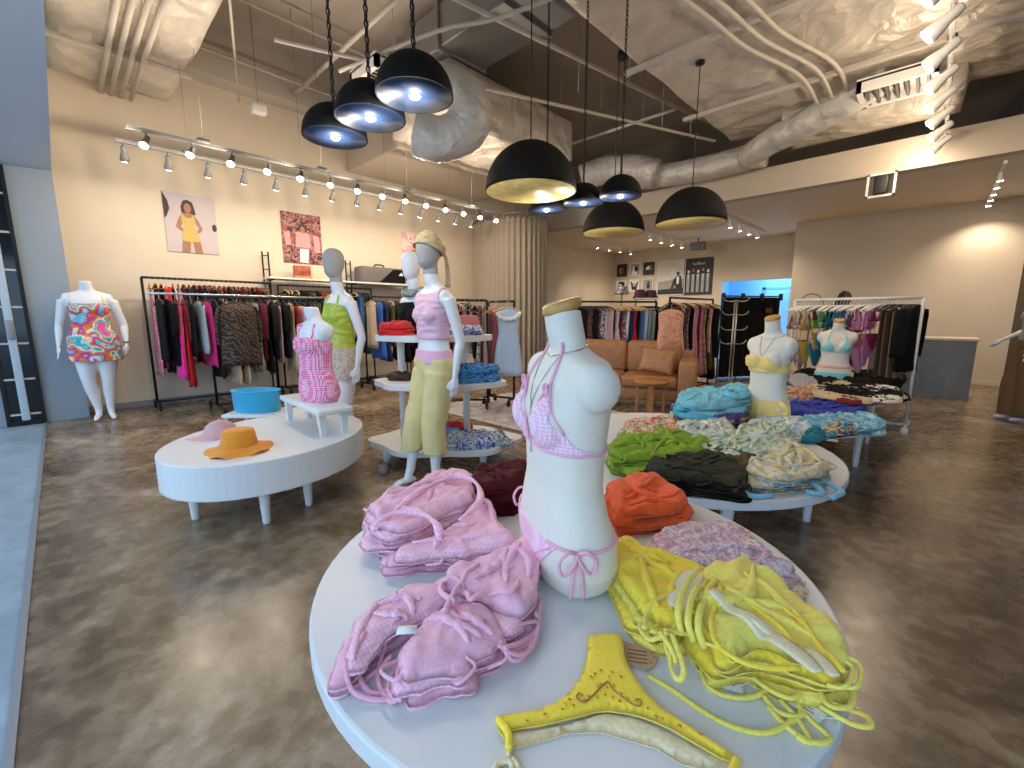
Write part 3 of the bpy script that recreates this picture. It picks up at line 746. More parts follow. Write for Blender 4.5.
rack_art = [(hairm, blob(.05, .42, .24, .17)), (pinks, [(-.3, .25), (.35, .25), (.42, -.35), (-.36, -.35)]), (skin, blob(.04, .36, .12, .14)), (pinks, [(.55, .2), (.88, .15), (.9, -.5), (.62, -.5)]), (wh, [(-.15, -.4), (.3, -.4), (.22, -.95), (-.2, -.95)]), (pinks, [(-.9, .2), (-.62, .25), (-.6, -.3), (-.85, -.3)])]
poster('wall_poster', 'poster of pink and red clothes with a dark haired figure, above the racks', 'poster', 'X', (-8.09, 3.11, 2.61), .66, .84, rackart, rack_art)
pk = printed('printed_rose', [(.72, .40, .36), (.80, .62, .56), (.66, .22, .20)], 5, .6, 1, 4.0)
poster('wall_poster', 'rose coloured poster partly hidden behind the turban mannequin', 'poster', 'X', (-8.09, 5.42, 2.58), .62, .84, pk, [(hairm, blob(.0, .4, .2, .15)), (skin, [(-.3, .2), (.3, .2), (.25, -.5), (-.25, -.5)])])
bwm = printed('printed_greys', [(.05, .05, .05), (.5, .5, .5), (.15, .15, .15), (.65, .64, .62)], 6, .6, 1, 1.0)
for i, (x, y_) in enumerate([(622, 270.5), (635.2, 269.5), (648.8, 268.5), (621.2, 286.5), (634.3, 285.5), (647.8, 285)]):
    c = atY(x, y_, 13.34)
    art = [[(gy, blob(-.1, -.1, .5, .6)), (plain('printed_dark_red', (.22, .04, .04), .6), blob(.1, -.2, .4, .5))],
           [(wh, [(-.8, -.9), (.5, -.9), (.2, .3), (-.4, .6)]), (dk, blob(.2, .1, .4, .5))],
           [(wh, [(-.7, -.2), (.6, -.1), (.3, .5), (-.4, .3)]), (dk, blob(.3, .1, .2, .2))],
           [(dk, [(-.9, -.6), (.9, -.6), (.7, .8), (-.5, .9)]), (wh, blob(-.2, .2, .3, .3))],
           [(dk, [(-.9, .9), (-.2, .2), (.3, .2), (.9, .9), (.5, -.8), (-.5, -.8)]), (pinks, blob(0, .1, .35, .3))],
           [(dk, blob(.1, -.2, .35, .5)), (hairm, blob(.1, .4, .3, .25))]][i]
    lab = ['small dark red and grey picture, left in the upper row', 'small white and black picture, middle of the upper row', 'small black picture with a pale shape, right in the upper row',
           'small black and white picture, left in the lower row', 'small dark winged picture, middle of the lower row', 'small pale portrait picture, right in the lower row'][i]
    poster('framed_picture', lab, 'picture', 'Y', (c.x, 13.345, c.z), .33, .36, [dk, gy, dk, wh, wh, gy][i], art, dk if i in (0, 2) else wh, 'six small pictures on the back wall')
c = atY(671, 278, 13.34)
poster('wall_poster', 'tall grey poster of a man in black coat leaning by a landscape', 'poster', 'Y', (c.x, 13.345, c.z), .84, 1.0, printed('printed_fog', [(.55, .54, .50), (.62, .61, .57), (.42, .41, .39)], 2, .6, 1, 1),
       [(gy, [(-1, -.2), (1, -.05), (1, -1), (-1, -1)]), (dk, [(-1, -.7), (1, -.6), (1, -1), (-1, -1)]), (dk, [(.2, -.1), (.5, .15), (.75, .1), (.95, -.95), (.55, -.95), (.3, -.4), (.05, -.95), (-.1, -.95)]), (dk, blob(.52, .25, .12, .1)), (wh, [(.42, .05), (.62, .05), (.6, -.35), (.45, -.4)])], wh)
c = atY(698, 276.3, 13.34)
poster('wall_poster', 'black poster of five people in dark suits in a row', 'poster', 'Y', (c.x, 13.345, c.z), .80, 1.02, dk,
       [(gy, [(-.5, .8), (-.2, .72), (0, .85), (.2, .72), (.5, .8), (.4, .66), (-.4, .66)])] + sum([[(skin if i % 2 else wh, blob(-.72+.36*i, .28+.08*(i % 2), .08, .09)), (gy, [(-.84+.36*i, .14), (-.6+.36*i, .14), (-.62+.36*i, -.9), (-.82+.36*i, -.9)]), (wh, [(-.76+.36*i, .12), (-.68+.36*i, .12), (-.72+.36*i, -.25)])] for i in range(5)], []), dk)

# ================================================================== mannequins
TOR = [(0.00, .135, .085, .105, 0), (.015, .155, .09, .115, 0), (.07, .170, .095, .125, 0), (.13, .168, .098, .118, 0), (.20, .148, .094, .095, 0),
       (.28, .126, .086, .084, 0), (.36, .128, .088, .085, 0), (.44, .136, .092, .090, 0), (.50, .146, .090, .092, 0), (.56, .160, .078, .088, 0),
       (.60, .172, .062, .078, .005), (.63, .150, .050, .064, .01), (.65, .105, .046, .056, .01), (.668, .064, .050, .052, .008), (.70, .057, .053, .053, .0), (.765, .054, .052, .052, -.012)]
def torso_mb(mb, z0=0.0, sx=1.0, sd=1.0, sz=1.0, bust=1.0, flat=False, top=None, caps=True):
    rings = []
    for z, hw, fd, bd, yo in TOR:
        if top is not None and z > top: break
        n = 40; r = []
        nk = 1.0 if z < .64 else 0.0
        kx = 1 + (sx-1)*nk; kd = 1 + (sd-1)*nk
        for k in range(n):
            a = 2*PI*k/n; c, s = math.cos(a), math.sin(a); p = .86 if nk else 1
            x = math.copysign(abs(c)**p, c)*hw*kx; y = math.copysign(abs(s)**p, s)*(bd if s > 0 else fd)*kd
            r.append((x, y + yo, z0 + z*sz))
        rings.append(r)
    mb.loft(rings)
    if bust:
        for s in (-1, 1):
            mb.ell((s*.066*sx, -.066*sd, z0 + .462*sz), (.064*bust, .052*bust, .066*bust), 20, 14)
    if caps:
        for s in (-1, 1): mb.ell((s*.150*sx, .008, z0 + .572*sz), (.033*sx, .058, .062), 20, 14)
    return mb
def hand_mb(mb, wrist, d, side, curl=.35, s=1.0):
    """palm, four unequal fingers and a thumb; d = hand direction; side = direction the thumb leaves to"""
    wrist = Vector(wrist); d = Vector(d).normalized(); side = Vector(side); side = (side - d*side.dot(d)).normalized(); nn = d.cross(side)
    mb.tube([wrist - d*.01, wrist + d*.03*s, wrist + d*.075*s, wrist + d*.09*s], [.021*s, .030*s, .034*s, .028*s], 12, flat=.6)
    for i, ln in enumerate((.070, .080, .074, .058)):
        b = wrist + d*.08*s + side*(.026 - .0172*i)*s
        q = [b - d*.02*s]
        dd = d.copy(); p = b
        q.append(p)
        for j in range(3):
            dd = (dd + nn*curl*.45).normalized(); p = p + dd*ln*s*(.42, .33, .25)[j]; q.append(p)
        mb.tube(q, [.0088*s, .0088*s, .0082*s, .0074*s, .0058*s], 8)
    b = wrist + d*.028*s + side*.024*s
    q = [b - side*.012*s, b + side*.012*s + d*.012*s, b + side*.026*s + d*.040*s + nn*.008*s, b + side*.024*s + d*.066*s + nn*.016*s]
    mb.tube(q, [.011*s, .0105*s, .009*s, .0066*s], 8)
def limb(mb, pts, rad, k=5, n=16):
    P = spline(pts, k); m = len(pts); rr = []
    for i in range(len(P)):
        t = i/k; a = min(int(t), m-2); f_ = t - a; rr.append(rad[a]*(1-f_) + rad[a+1]*f_)
    mb.tube(P, rr, n)
def leg_mb(mb, hip, knee, ank, toe, fat=1.0):
    hip, knee, ank, toe = map(Vector, (hip, knee, ank, toe))
    mid = hip.lerp(knee, .5); calf = knee.lerp(ank, .33) + Vector((0, .012, 0)); low = knee.lerp(ank, .75)
    limb(mb, [hip, mid, knee, calf, low, ank], [.088*fat, .074*fat, .053*fat, .054*fat, .036*fat, .031*fat])
    f = toe - ank; fh = Vector((f.x, f.y, 0)).normalized()
    heel = Vector((ank.x, ank.y, 0)) - fh*.03 + Vector((0, 0, max(.022, ank.z - .065)))
    mb.tube([heel - fh*.005, heel + fh*.03, heel.lerp(toe, .55) + Vector((0, 0, .022)), heel.lerp(toe, .82) + Vector((0,0,.004)), toe], [.020, .030, .031, .027, .013], 14, flat=.72)
    mb.tube([ank + Vector((0, 0, .03)), ank.lerp(heel.lerp(toe, .3), .6)], [.031*fat, .032], 14)
def arm_mb(mb, sh, el, wr, hd, thumb, fat=1.0, curl=.35):
    sh, el, wr = map(Vector, (sh, el, wr))
    limb(mb, [sh, sh.lerp(el, .35), el, el.lerp(wr, .3), wr], [.050*fat, .043*fat, .034*fat, .034*fat, .021], 5)
    hand_mb(mb, wr, hd, thumb, curl)
def head_mb(mb, c, tilt=(0, 0, 0)):
    prof = [(.001, -.128), (.024, -.124), (.043, -.110), (.058, -.080), (.070, -.035), (.077, .015), (.074, .060), (.060, .095), (.036, .117), (.001, .126)]
    rings = []
    for r, z in prof:
        yo = -.012*(1 if z < -.05 else 0) 
        rings.append([(c[0] + r*math.cos(2*PI*k/28), c[1] + yo + r*1.2*math.sin(2*PI*k/28), c[2] + z) for k in range(28)])
    mb.loft(rings)
    mb.ell((c[0], c[1]-.083, c[2]-.022), (.011, .014, .028), 10, 8)          # faint nose ridge
    mb.tube([(c[0], c[1]+.02, c[2]-.16), (c[0], c[1]+.012, c[2]-.06)], [.048, .045], 18)
def noise_v(p, f, s): return noise.noise(Vector((p.x*f, p.y*f, p.z*f)) + Vector((s, s*.7, -s)))
def shell(src, planes, off, wr=0.0, wf=12, seed=1.0, th=.0025, sm=0, stretch=(1, 1, 1), hem=0.0):
    bm = bmesh.new(); bm.from_mesh(src)
    for co, no in planes:
        bmesh.ops.bisect_plane(bm, geom=bm.verts[:]+bm.edges[:]+bm.faces[:], dist=1e-6, plane_co=co, plane_no=no, clear_outer=True)
    bmesh.ops.dissolve_degenerate(bm, edges=bm.edges[:], dist=2e-4)
    bm.normal_update()
    for _ in range(sm): bmesh.ops.smooth_vert(bm, verts=[v for v in bm.verts if not v.is_boundary], factor=.5)
    bm.normal_update()
    for v in bm.verts:
        q = Vector((v.co.x*stretch[0], v.co.y*stretch[1], v.co.z*stretch[2]))
        d = off + wr*(1 - 2*abs(noise_v(q, wf, seed))) + wr*.4*noise_v(q, wf*2.7, seed+4)
        v.co += v.normal * max(d, .0015)
    bm.normal_update()
    if th:
        be = [e for e in bm.edges if e.is_boundary]; mp = {}
        for e in be:
            for v in e.verts:
                if v not in mp: mp[v] = (v.co - v.normal*(th + off*.6), None)
        nv = {v: bm.verts.new(c[0]) for v, c in mp.items()}
        for e in be:
            a, b_ = e.verts; bm.faces.new((a, b_, nv[b_], nv[a]))
        bmesh.ops.recalc_face_normals(bm, faces=bm.faces[:])
    me = bpy.data.meshes.new('shell'); bm.to_mesh(me); bm.free(); return me
def bvh_of(me): return BVHTree.FromPolygons([v.co.copy() for v in me.vertices], [tuple(p.vertices) for p in me.polygons])
def onto(bv, x, z, side=-1, off=.003):
    h = bv.ray_cast(Vector((x, side*1.0, z)), Vector((0, -side, 0)))
    return (h[0] + h[1]*off) if h[0] is not None else None
def ring_at(bv, a, z, off=.003, c=(0, 0)):
    d = Vector((math.sin(a), -math.cos(a), 0))   # a = 0 is the front, a > 0 towards +x
    h = bv.ray_cast(Vector((c[0], c[1], z)) + d*1.0, -d)
    return (h[0] + h[1]*off) if h[0] is not None else None
def strap(bv, uv, r=.004, off=.003, side=-1, k=6):
    pts = [onto(bv, x, z, side, off) for x, z in uv]; pts = [p for p in pts if p is not None]
    return MB().tube(spline(pts, k), r, 7)
def band(bv, a0, a1, z0, z1, r=.004, off=.003, n=24):
    pts = []
    for i in range(n+1):
        t = i/n; p = ring_at(bv, a0 + (a1-a0)*t, z0 + (z1-z0)*t, off)
        if p is not None: pts.append(p)
    return MB().tube(pts, r, 7)
def bow(p, nrm, side, size=.05, drop=.10, r=.004):
    """a tied bow: two loops and two hanging ends"""
    p = Vector(p); n = Vector(nrm).normalized(); s = Vector(side).normalized(); dz = Vector((0, 0, -1)); out = []
    for q in (-1, 1):
        out.append(MB().tube(spline([p, p + s*q*size*.5 + n*.012 - dz*.010, p + s*q*size + n*.012 + dz*size*.35, p + s*q*size*.75 + dz*size*1.1 + n*.01, p + s*q*size*.2 + dz*size*.5 + n*.012, p + n*.004], 6), r, 6))
        out.append(MB().tube(spline([p, p + s*q*size*.25 + dz*drop*.5 + n*.012, p + s*q*size*.35 + dz*drop + n*.008], 6), r, 6))
    return out
def torso_form(name, label, loc, rz, body_m, scale=(1, 1, 1), bust=1.0, cap=True, vox=.008, tilt=.28):
    t = thing(name, label, 'mannequin', loc, rz)
    me = fused(torso_mb(MB(), 0, *scale, bust=bust), vox, 8)
    o = link('torso', me, body_m, t)
    if cap:
        r = [[(.050*math.cos(2*PI*k/28), -.012 + .050*math.sin(2*PI*k/28), .752*scale[2] - tilt*.05*math.sin(2*PI*k/28)*-1 + dz) for k in range(28)] for dz in (0, .0)]
        mb = MB(); rr = []
        for q, dz in ((.050, -.012), (.055, -.006), (.055, .012), (.049, .017)):
            rr.append([(q*math.cos(2*PI*k/28), -.012 + q*math.sin(2*PI*k/28), .772*scale[2] + dz + tilt*q*math.sin(2*PI*k/28)) for k in range(28)])
        part('neck_cap', mb.loft(rr), M['ochre'], t, label='wooden neck cap')
    return t, me
def tri_cup(src, ax, az, bx, bz, cx, cz, off=.004, wr=.0, seed=1):
    """a triangle of cloth cut from the front of the body: apex a, then b, c"""
    P = [Vector((ax, 0, az)), Vector((bx, 0, bz)), Vector((cx, 0, cz))]; g = (P[0]+P[1]+P[2])/3
    pl = [((0, .005, 0), (0, 1, 0))]
    for i in range(3):
        p, q = P[i], P[(i+1) % 3]; e = q - p; n = Vector((e.z, 0, -e.x)).normalized()
        if n.dot(g - p) > 0: n = -n
        pl.append((p, n))
    return shell(src, pl, off, wr, 30, seed)

pinkg = gingham('pink_gingham', (.83, .46, .60), (.92, .68, .77), 31)
pinkp = cloth('pink_cloth', (.86, .47, .59)); pinks_ = cloth('pink_string', (.84, .42, .54))
M['pinkg'] = pinkg; M['pink'] = pinkp; M['pinkstring'] = pinks_
M['neck'] = plain('fine_silver_chain', (.45, .40, .34), .35, .9)

# --- front torso in the pink bikini
B1 = atz(561, 561, H1)
m1rz = math.radians(-31)
m1, m1me = torso_form('torso_mannequin', 'cream torso mannequin in pink gingham bikini on the front table', (B1.x, B1.y, H1), m1rz, M['mancream'], (1.34, 1.10, 1.0), 1.02, vox=.007)
bv = bvh_of(m1me)
for s in (-1, 1):
    o = link('bikini_cup', tri_cup(m1me, s*.098, .572, s*.182, .398, s*.008, .390, .004, .0012), M['pinkg'], m1)
    part('halter_strap', strap(bv, [(s*.098, .560), (s*.090, .59), (s*.078, .62), (s*.062, .645), (s*.048, .675)], .0048), M['pinkstring'], m1)
    for q in bow(onto(bv, s*.098, .560), (0, -1, 0), (1, 0, 0), .014, .022, .0035): part('bow', q, M['pinkstring'], m1)
    part('cup_edge', strap(bv, [(s*.008, .392), (s*.032, .45), (s*.066, .52), (s*.098, .570)], .0038, .005), M['pinkstring'], m1)
    part('cup_edge', strap(bv, [(s*.182, .400), (s*.158, .45), (s*.128, .51), (s*.098, .570)], .0036, .005), M['pinkstring'], m1)
part('under_band', band(bv, -PI, PI, .394, .394, .0042, .004, 60), M['pinkstring'], m1)
bm_ = shell(m1me, [((0, .0, 0), (0, 1, 0)), ((0, 0, .150), (0, 0, 1)), ((.155, 0, .135), (.74, 0, -.67)), ((-.155, 0, .135), (-.74, 0, -.67))], .0035, .0012, 30, 3)
link('bikini_bottom', bm_, M['pinkg'], m1)
bb_ = shell(m1me, [((0, .03, 0), (0, -1, 0)), ((0, 0, .152), (0, 0, 1)), ((.155, 0, .125), (.60, 0, -.80)), ((-.155, 0, .125), (-.60, 0, -.80))], .0035, .0012, 30, 3)
link('bikini_bottom', bb_, M['pinkg'], m1)
for s in (-1, 1):
    part('side_tie', band(bv, s*PI*.30, s*PI*.62, .148, .150, .0045, .004, 14), M['pinkstring'], m1)
    c = ring_at(bv, s*PI*.44, .148, .006); nn = Vector((s*math.sin(PI*.44), -math.cos(PI*.44), 0))
    for q in bow(c, nn, (math.cos(PI*.44), s*math.sin(PI*.44), 0), .048, .12, .0048): part('bow', q, M['pinkstring'], m1)
    part('leg_edge', band(bv, s*.10, s*PI*.33, .02, .138, .0032, .004, 14), M['pinkstring'], m1)
ncl = [ring_at(bv, a, .655 - .02*math.cos(a), .003) for a in [2*PI*i/40 for i in range(40)]]
part('necklace', MB().tube([p for p in ncl if p], .0016, 5, closed=True), M['neck'], m1, label='thin silver necklace')
part('necklace', strap(bv, [(-.06, .652), (-.045, .60), (-.02, .535), (.0, .49), (.0, .42), (.002, .36)], .0015), M['neck'], m1, label='long thin necklace with pendant')
part('necklace', strap(bv, [(.06, .652), (.042, .60), (.018, .535), (.0, .49)], .0015), M['neck'], m1)
part('price_tag', MB().box((-.012, -.155, .330), (.012, -.1535, .362)), M['paper'], m1) if False else None

# --- yellow draped bikini torso
yl = cloth('pale_yellow_cloth', (.90, .66, .22)); M['yl'] = yl
def at_base(x, y, h): return atz(x, y, h)
B2 = atz(764, 422, H4)
m2, me2 = torso_form('torso_mannequin', 'cream torso mannequin in draped pale yellow bikini with a frilled skirt', (B2.x, B2.y, H4), math.radians(-24), M['mancream'], (1.10, 1.05, 1.08), 1.05)
bv2 = bvh_of(me2)
link('draped_top', shell(me2, [((0, 0, .535), (0, 0, 1)), ((0, 0, .415), (0, 0, -1)), ((.14, 0, .48), (.6, 0, .8)), ((-.14, 0, .53), (-.3, 0, .95))], .007, .006, 26, 2, stretch=(.4, .4, 2.2)), yl, m2)
sk = MB(); rr = []
for j in range(9):
    z = .200 - j*.021; r_ = []
    for k in range(96):
        a = 2*PI*k/96; q = 1 + .02*j + .030*(j/8)*math.sin(a*22 + .8*math.sin(a*3))
        r_.append((.170*q*math.cos(a), .005 + .125*q*math.sin(a), z + .05*(j/8)*(math.sin(a-.9) > .8)*1.0))
    rr.append(r_)
part('frilled_skirt', sk.loft(rr, False), yl, m2)
for s in (-1, 1): part('hip_frill', MB().tube(spline([(s*.16, -.05, .19), (s*.20, -.06, .17), (s*.22, -.04, .13), (s*.20, -.06, .10)], 6), [.02]*19, 8), yl, m2)
ncl = [ring_at(bv2, a, .70 - .03*math.cos(a), .003) for a in [2*PI*i/32 for i in range(32)]]
part('necklace', MB().tube([p for p in ncl if p], .0016, 5, closed=True), M['neck'], m2)
part('necklace', strap(bv2, [(-.06, .69), (-.03, .60), (0, .545), (.03, .60), (.06, .69)], .0016), M['neck'], m2)

# --- aqua bikini torso
aq = cloth('aqua_cloth', (.28, .66, .68)); M['aqua'] = aq
B3 = atz(832, 383, H5)
m3, me3 = torso_form('torso_mannequin', 'cream torso mannequin in aqua triangle bikini before the white rack', (B3.x, B3.y, H5), math.radians(12), M['mancream'], (1.08, 1.0, .95), 1.0, vox=.010)
bv3 = bvh_of(me3)
for s in (-1, 1):
    link('bikini_cup', tri_cup(me3, s*.085, .53, s*.150, .38, s*.012, .378, .005), aq, m3)
    part('halter_strap', strap(bv3, [(s*.085, .525), (s*.07, .58), (s*.055, .625)], .005), aq, m3)
part('under_band', band(bv3, -PI, PI, .38, .38, .005, .004, 40), aq, m3)
link('bikini_bottom', shell(me3, [((0, 0, .135), (0, 0, 1)), ((0, 0, .055), (0, 0, -1))], .004), aq, m3)
link('belly_band', shell(me3, [((0, 0, .215), (0, 0, 1)), ((0, 0, .185), (0, 0, -1)), ((0, 0, 0), (0, 1, 0))], .003), cloth('peach_band', (.80, .46, .34)), m3)
for q in bow(ring_at(bv3, 1.3, .13, .006), (1, -.2, 0), (0.2, 1, 0), .045, .11, .005): part('bow', q, M['yl'], m3)

# --- pink gingham dress torso on the little stool
m4, me4 = torso_form('torso_mannequin', 'white torso mannequin in a pink gingham strap dress on a small stool', (sc_.x + .02, sc_.y + .03, H2 + .205), math.radians(6), M['mann'], (1.08, 1.0, .92), .95, cap=False)
bv4 = bvh_of(me4)
pd = gingham('pink_check_cloth', (.70, .14, .32), (.90, .52, .64), 19)
link('strap_dress', shell(me4, [((0, 0, .455), (.0, .25, 1)), ((0, 0, .0), (0, 0, -1))], .006, .006, 16, 5, stretch=(.5, .5, 2.2)), pd, m4)
for s in (-1, 1): part('shoulder_strap', strap(bv4, [(s*.10, .44), (s*.105, .50), (s*.10, .545), (s*.09, .575)], .008), pd, m4)
part('shoulder_strap', MB().tube(spline([(-.10, .03, .57), (-.16, -.03, .56), (-.155, -.03, .48), (-.12, -.08, .43)], 6), .016, 8), pd, m4)
part('neck_base', MB().tube([(0, -.012, .66), (0, -.014, .692)], [.050, .0505], 20), M['mann'], m4) if False else None

# --- full figures
def full(name, label, loc, rz, S=1.03, feet=None, arms=None, fat=(1, 1), head=None, vox=.0085, bust=.80, pelvis=0.0, voxsm=6):
    """returns the root, the body mesh (with arms) and the bare trunk mesh used to cut clothes"""
    zc = .80
    t = thing(name, label, 'mannequin', loc, rz); t.scale = (S, S, S)
    body = MB(); torso_mb(body, zc, fat[0], fat[0], 1.0, bust, top=None if head is not None else .77, caps=True)
    trunk = MB(); torso_mb(trunk, zc, fat[0], fat[0], 1.0, bust, top=.67)
    for (hip, knee, ank, toe) in feet:
        leg_mb(body, hip, knee, ank, toe, fat[1]); leg_mb(trunk, hip, knee, ank, toe, fat[1])
    for a in arms: arm_mb(body, *a)
    if head is not None: head_mb(body, head)
    bme = fused(body, vox, voxsm); tme = fused(trunk, vox, voxsm)
    o = link('body', bme, M['mann'], t)
    if head is not None:
        bme.materials.append(M['manh'])
        zz = zc + .80
        for p in bme.polygons:
            if p.center.z > head[2] - .16 and abs(p.center.x - head[0]) < .12: p.material_index = 1
    return t, bme, tme
def pants_src(legs, zc=.80, fat=1.0, flare=(.105, .10, .085, .085, .088), top=.30, pel=1.05):
    mb = MB(); torso_mb(mb, zc, pel, pel, 1.0, 0, top=top, caps=False)
    for hip, knee, ank, toe in legs:
        hip, knee, ank = map(Vector, (hip, knee, ank))
        limb(mb, [hip + Vector((0, 0, .03)), hip.lerp(knee, .5), knee, knee.lerp(ank, .5), ank - Vector((0, 0, .02))], flare, 5, 20)
    return fused(mb, .010, 6)

# turban mannequin
A0 = atz(406, 490)
legsA = [((-.085, -.01, .82), (-.090, -.12, .46), (-.095, -.17, .12), (-.095, -.36, .015)),
         ((.085, -.01, .82), (.088, -.08, .46), (.09, -.07, .11), (.09, -.26, .015))]
armsA = [((-.178, .012, 1.375), (-.215, .055, 1.09), (-.205, .01, .85), (-.01, -.12, -1), (0.25, -1, 0)),
         ((.178, .012, 1.375), (.225, .065, 1.09), (.222, .02, .84), (.02, -.10, -1), (-.25, -1, 0))]
mA, meA, trA = full('full_mannequin', 'tall mannequin with patterned turban, pink camisole and yellow cropped trousers', (A0.x + .07, A0.y + .24, 0), math.radians(-2), 1.03, legsA, armsA, (1, 1), (0, -.02, 1.70))
camis = cloth('satin_pink', (.76, .46, .56), .5)
link('camisole', shell(trA, [((0, 0, 1.442), (0, -.7, 1)), ((0, 0, 1.095), (0, 0, -1)), ((.142, 0, 1.40), (.96, 0, .2)), ((-.142, 0, 1.40), (-.96, 0, .2)), ((.068, 0, 1.42), (-.5, .35, .9)), ((-.068, 0, 1.42), (.5, .35, .9))][:4], .006, .006, 14, 6, stretch=(.6, .6, 2)), camis, mA)
link('hip_band', shell(trA, [((0, 0, 1.015), (0, 0, 1)), ((0, 0, .925), (0, 0, -1))], .010, .002, 20, 2), cloth('pink_lace', (.78, .44, .56)), mA)
psA = pants_src([(h, k, (a[0]*1.22, a[1], a[2]), t_) for h, k, a, t_ in legsA], flare=(.100, .088, .076, .077, .082))
ylp = cloth('yellow_twill', (.70, .57, .26)); 
link('cropped_trousers', shell(psA, [((0, 0, .955), (0, 0, 1)), ((0, 0, .285), (0, 0, -1))], .004, .008, 9, 3, stretch=(1, 1, .6), th=.004), ylp, mA)
hd = (0, -.02, 1.70)
hb = fused(head_mb(MB(), hd) or (lambda q: q)(MB().ell(hd, (.078, .094, .127), 24, 18)), .008, 3)
turb = printed('turban_print', [(.42, .33, .17), (.50, .40, .22), (.32, .26, .15), (.46, .14, .28)], 22, .7, 2, 3)
link('turban', shell(hb, [((0, 0, 1.70), (0, -.42, -1))], .009, .006, 16, 8, stretch=(.5, .5, 2.4), th=.003), turb, mA)
part('turban_tail', MB().tube(spline([(.0, .085, 1.72), (.0, .125, 1.66), (.01, .13, 1.56), (.015, .125, 1.46)], 6), [.014+.001*i for i in range(19)], 8, flat=.4), turb, mA)
part('turban_knot', MB().ell((0, .095, 1.72), (.03, .025, .03), 14, 10), turb, mA)

# lime top mannequin
B0 = Vector((-3.80, 1.73, 0))
legsB = [((-.085, .0, .82), (-.08, -.02, .46), (-.07, .02, .10), (-.07, -.14, .015)), ((.085, .0, .82), (.085, -.04, .46), (.09, .0, .10), (.09, -.16, .015))]
armsB = [((-.178, .012, 1.375), (-.24, .05, 1.10), (-.26, -.03, .86), (-.05, -.3, -1), (0.25, -1, 0)),
         ((.178, .012, 1.375), (.235, .06, 1.09), (.250, .0, .84), (.05, -.2, -1), (-.25, -1, 0))]
mB, meB, trB = full('full_mannequin', 'grey headed mannequin in shiny lime strap top behind the oval table', B0, math.radians(4), 1.025, legsB, armsB, (1, 1), (0, -.02, 1.70))
lime = plain('lime_satin', (.42, .50, .04), .32)
link('strap_top', shell(trB, [((0, -.02, 1.335), (0, .5, 1)), ((0, 0, .985), (0, 0, -1)), ((.135, 0, 1.36), (.85, 0, .5)), ((-.135, 0, 1.36), (-.85, 0, .5))], .007, .007, 13, 7, stretch=(.6, .6, 2)), lime, mB)
bvB = bvh_of(trB)
for s in (-1, 1): part('shoulder_strap', strap(bvB, [(s*.095, 1.30), (s*.10, 1.35), (s*.09, 1.405), (s*.08, 1.43)], .011), lime, mB)
psB = pants_src(legsB, flare=(.10, .085, .07, .07, .06))
link('crochet_shorts', shell(psB, [((0, 0, .99), (0, 0, 1)), ((0, 0, .72), (0, 0, -1))], .006, .004, 30, 9), printed('crochet', [(.62, .54, .44), (.48, .38, .28), (.70, .62, .52)], 40, .9, 1, 4), mB)

# plus size headless mannequin by the left wall
Q0 = Vector((-7.42, .27, 0))
legsQ = [((-.10, .0, .80), (-.085, -.02, .44), (-.045, .02, .11), (-.06, -.14, .015)), ((.10, .0, .80), (.075, .0, .44), (.055, .03, .11), (.10, -.12, .015))]
armsQ = [((-.195, .012, 1.355), (-.265, .05, 1.08), (-.285, -.01, .86), (-.04, -.15, -1), (0.5, -1, 0), 1.15),
         ((.195, .012, 1.355), (.265, .05, 1.08), (.28, -.02, .87), (.02, -.2, -1), (-.5, -1, 0), 1.15)]
mQ, meQ, trQ = full('full_mannequin', 'plus size headless white mannequin in a bright patchwork print dress', Q0, math.radians(78), 1.09, legsQ, armsQ, (1.16, 1.14), None, vox=.011)
pq = printed('patchwork_print', [(.70, .10, .34), (.62, .40, .20), (.04, .40, .52), (.74, .66, .50), (.72, .20, .03), (.62, .04, .26), (.14, .50, .56), (.74, .60, .52), (.58, .05, .24)], 6.5, .6, .2, 8)
dq = MB(); torso_mb(dq, .80, 1.20, 1.16, 1.0, 1.0, top=.56, caps=False)
dq.loft([[(.208*(1+.012*j)*math.cos(2*PI*k/40), .005+.165*math.sin(2*PI*k/40), .95-.042*j) for k in range(40)] for j in range(8)])
dqm = fused(dq, .012, 6)
link('print_dress', shell(dqm, [((0, 0, 1.315), (0, 0, 1)), ((0, 0, .685), (0, 0, -1))], .006, .006, 10, 3), pq, mQ)
bvQ = bvh_of(meQ)
for s in (-1, 1): part('shoulder_strap', strap(bvQ, [(s*.13, 1.30), (s*.135, 1.36), (s*.125, 1.41)], .004), M['yl'], mQ)
part('bracelet', MB().tube([((.278) + .028*math.cos(2*PI*k/16), -.018 + .028*math.sin(2*PI*k/16), .885) for k in range(16)], .006, 6, closed=True), M['blackm'], mQ, label='dark bracelet')

# bust with head on the top tier, mostly behind the turban mannequin
cp_ = tier(-.17, .12, 1.13)
mC = thing('bust_mannequin', 'pale blank faced bust in a patterned scarf behind the turban mannequin', 'mannequin', cp_, math.radians(6))
bs = MB(); torso_mb(bs, -.30, .95, .95, 1.0, .9); head_mb(bs, (0, -.02, .60))
bsm = fused(bs, .009, 6); bmm = bmesh.new(); bmm.from_mesh(bsm)
bmesh.ops.bisect_plane(bmm, geom=bmm.verts[:]+bmm.edges[:]+bmm.faces[:], plane_co=(0,0,0.0), plane_no=(0,0,-1), clear_outer=True)
bmesh.ops.holes_fill(bmm, edges=[e for e in bmm.edges if e.is_boundary]); bmm.to_mesh(bsm); bmm.free()
link('body', bsm, M['mann'], mC)
link('black_top', shell(bsm, [((0, 0, .26), (0, .3, 1)), ((0, 0, 0.005), (0, 0, -1))], .006, .004, 12, 3), M['blackcloth'], mC)
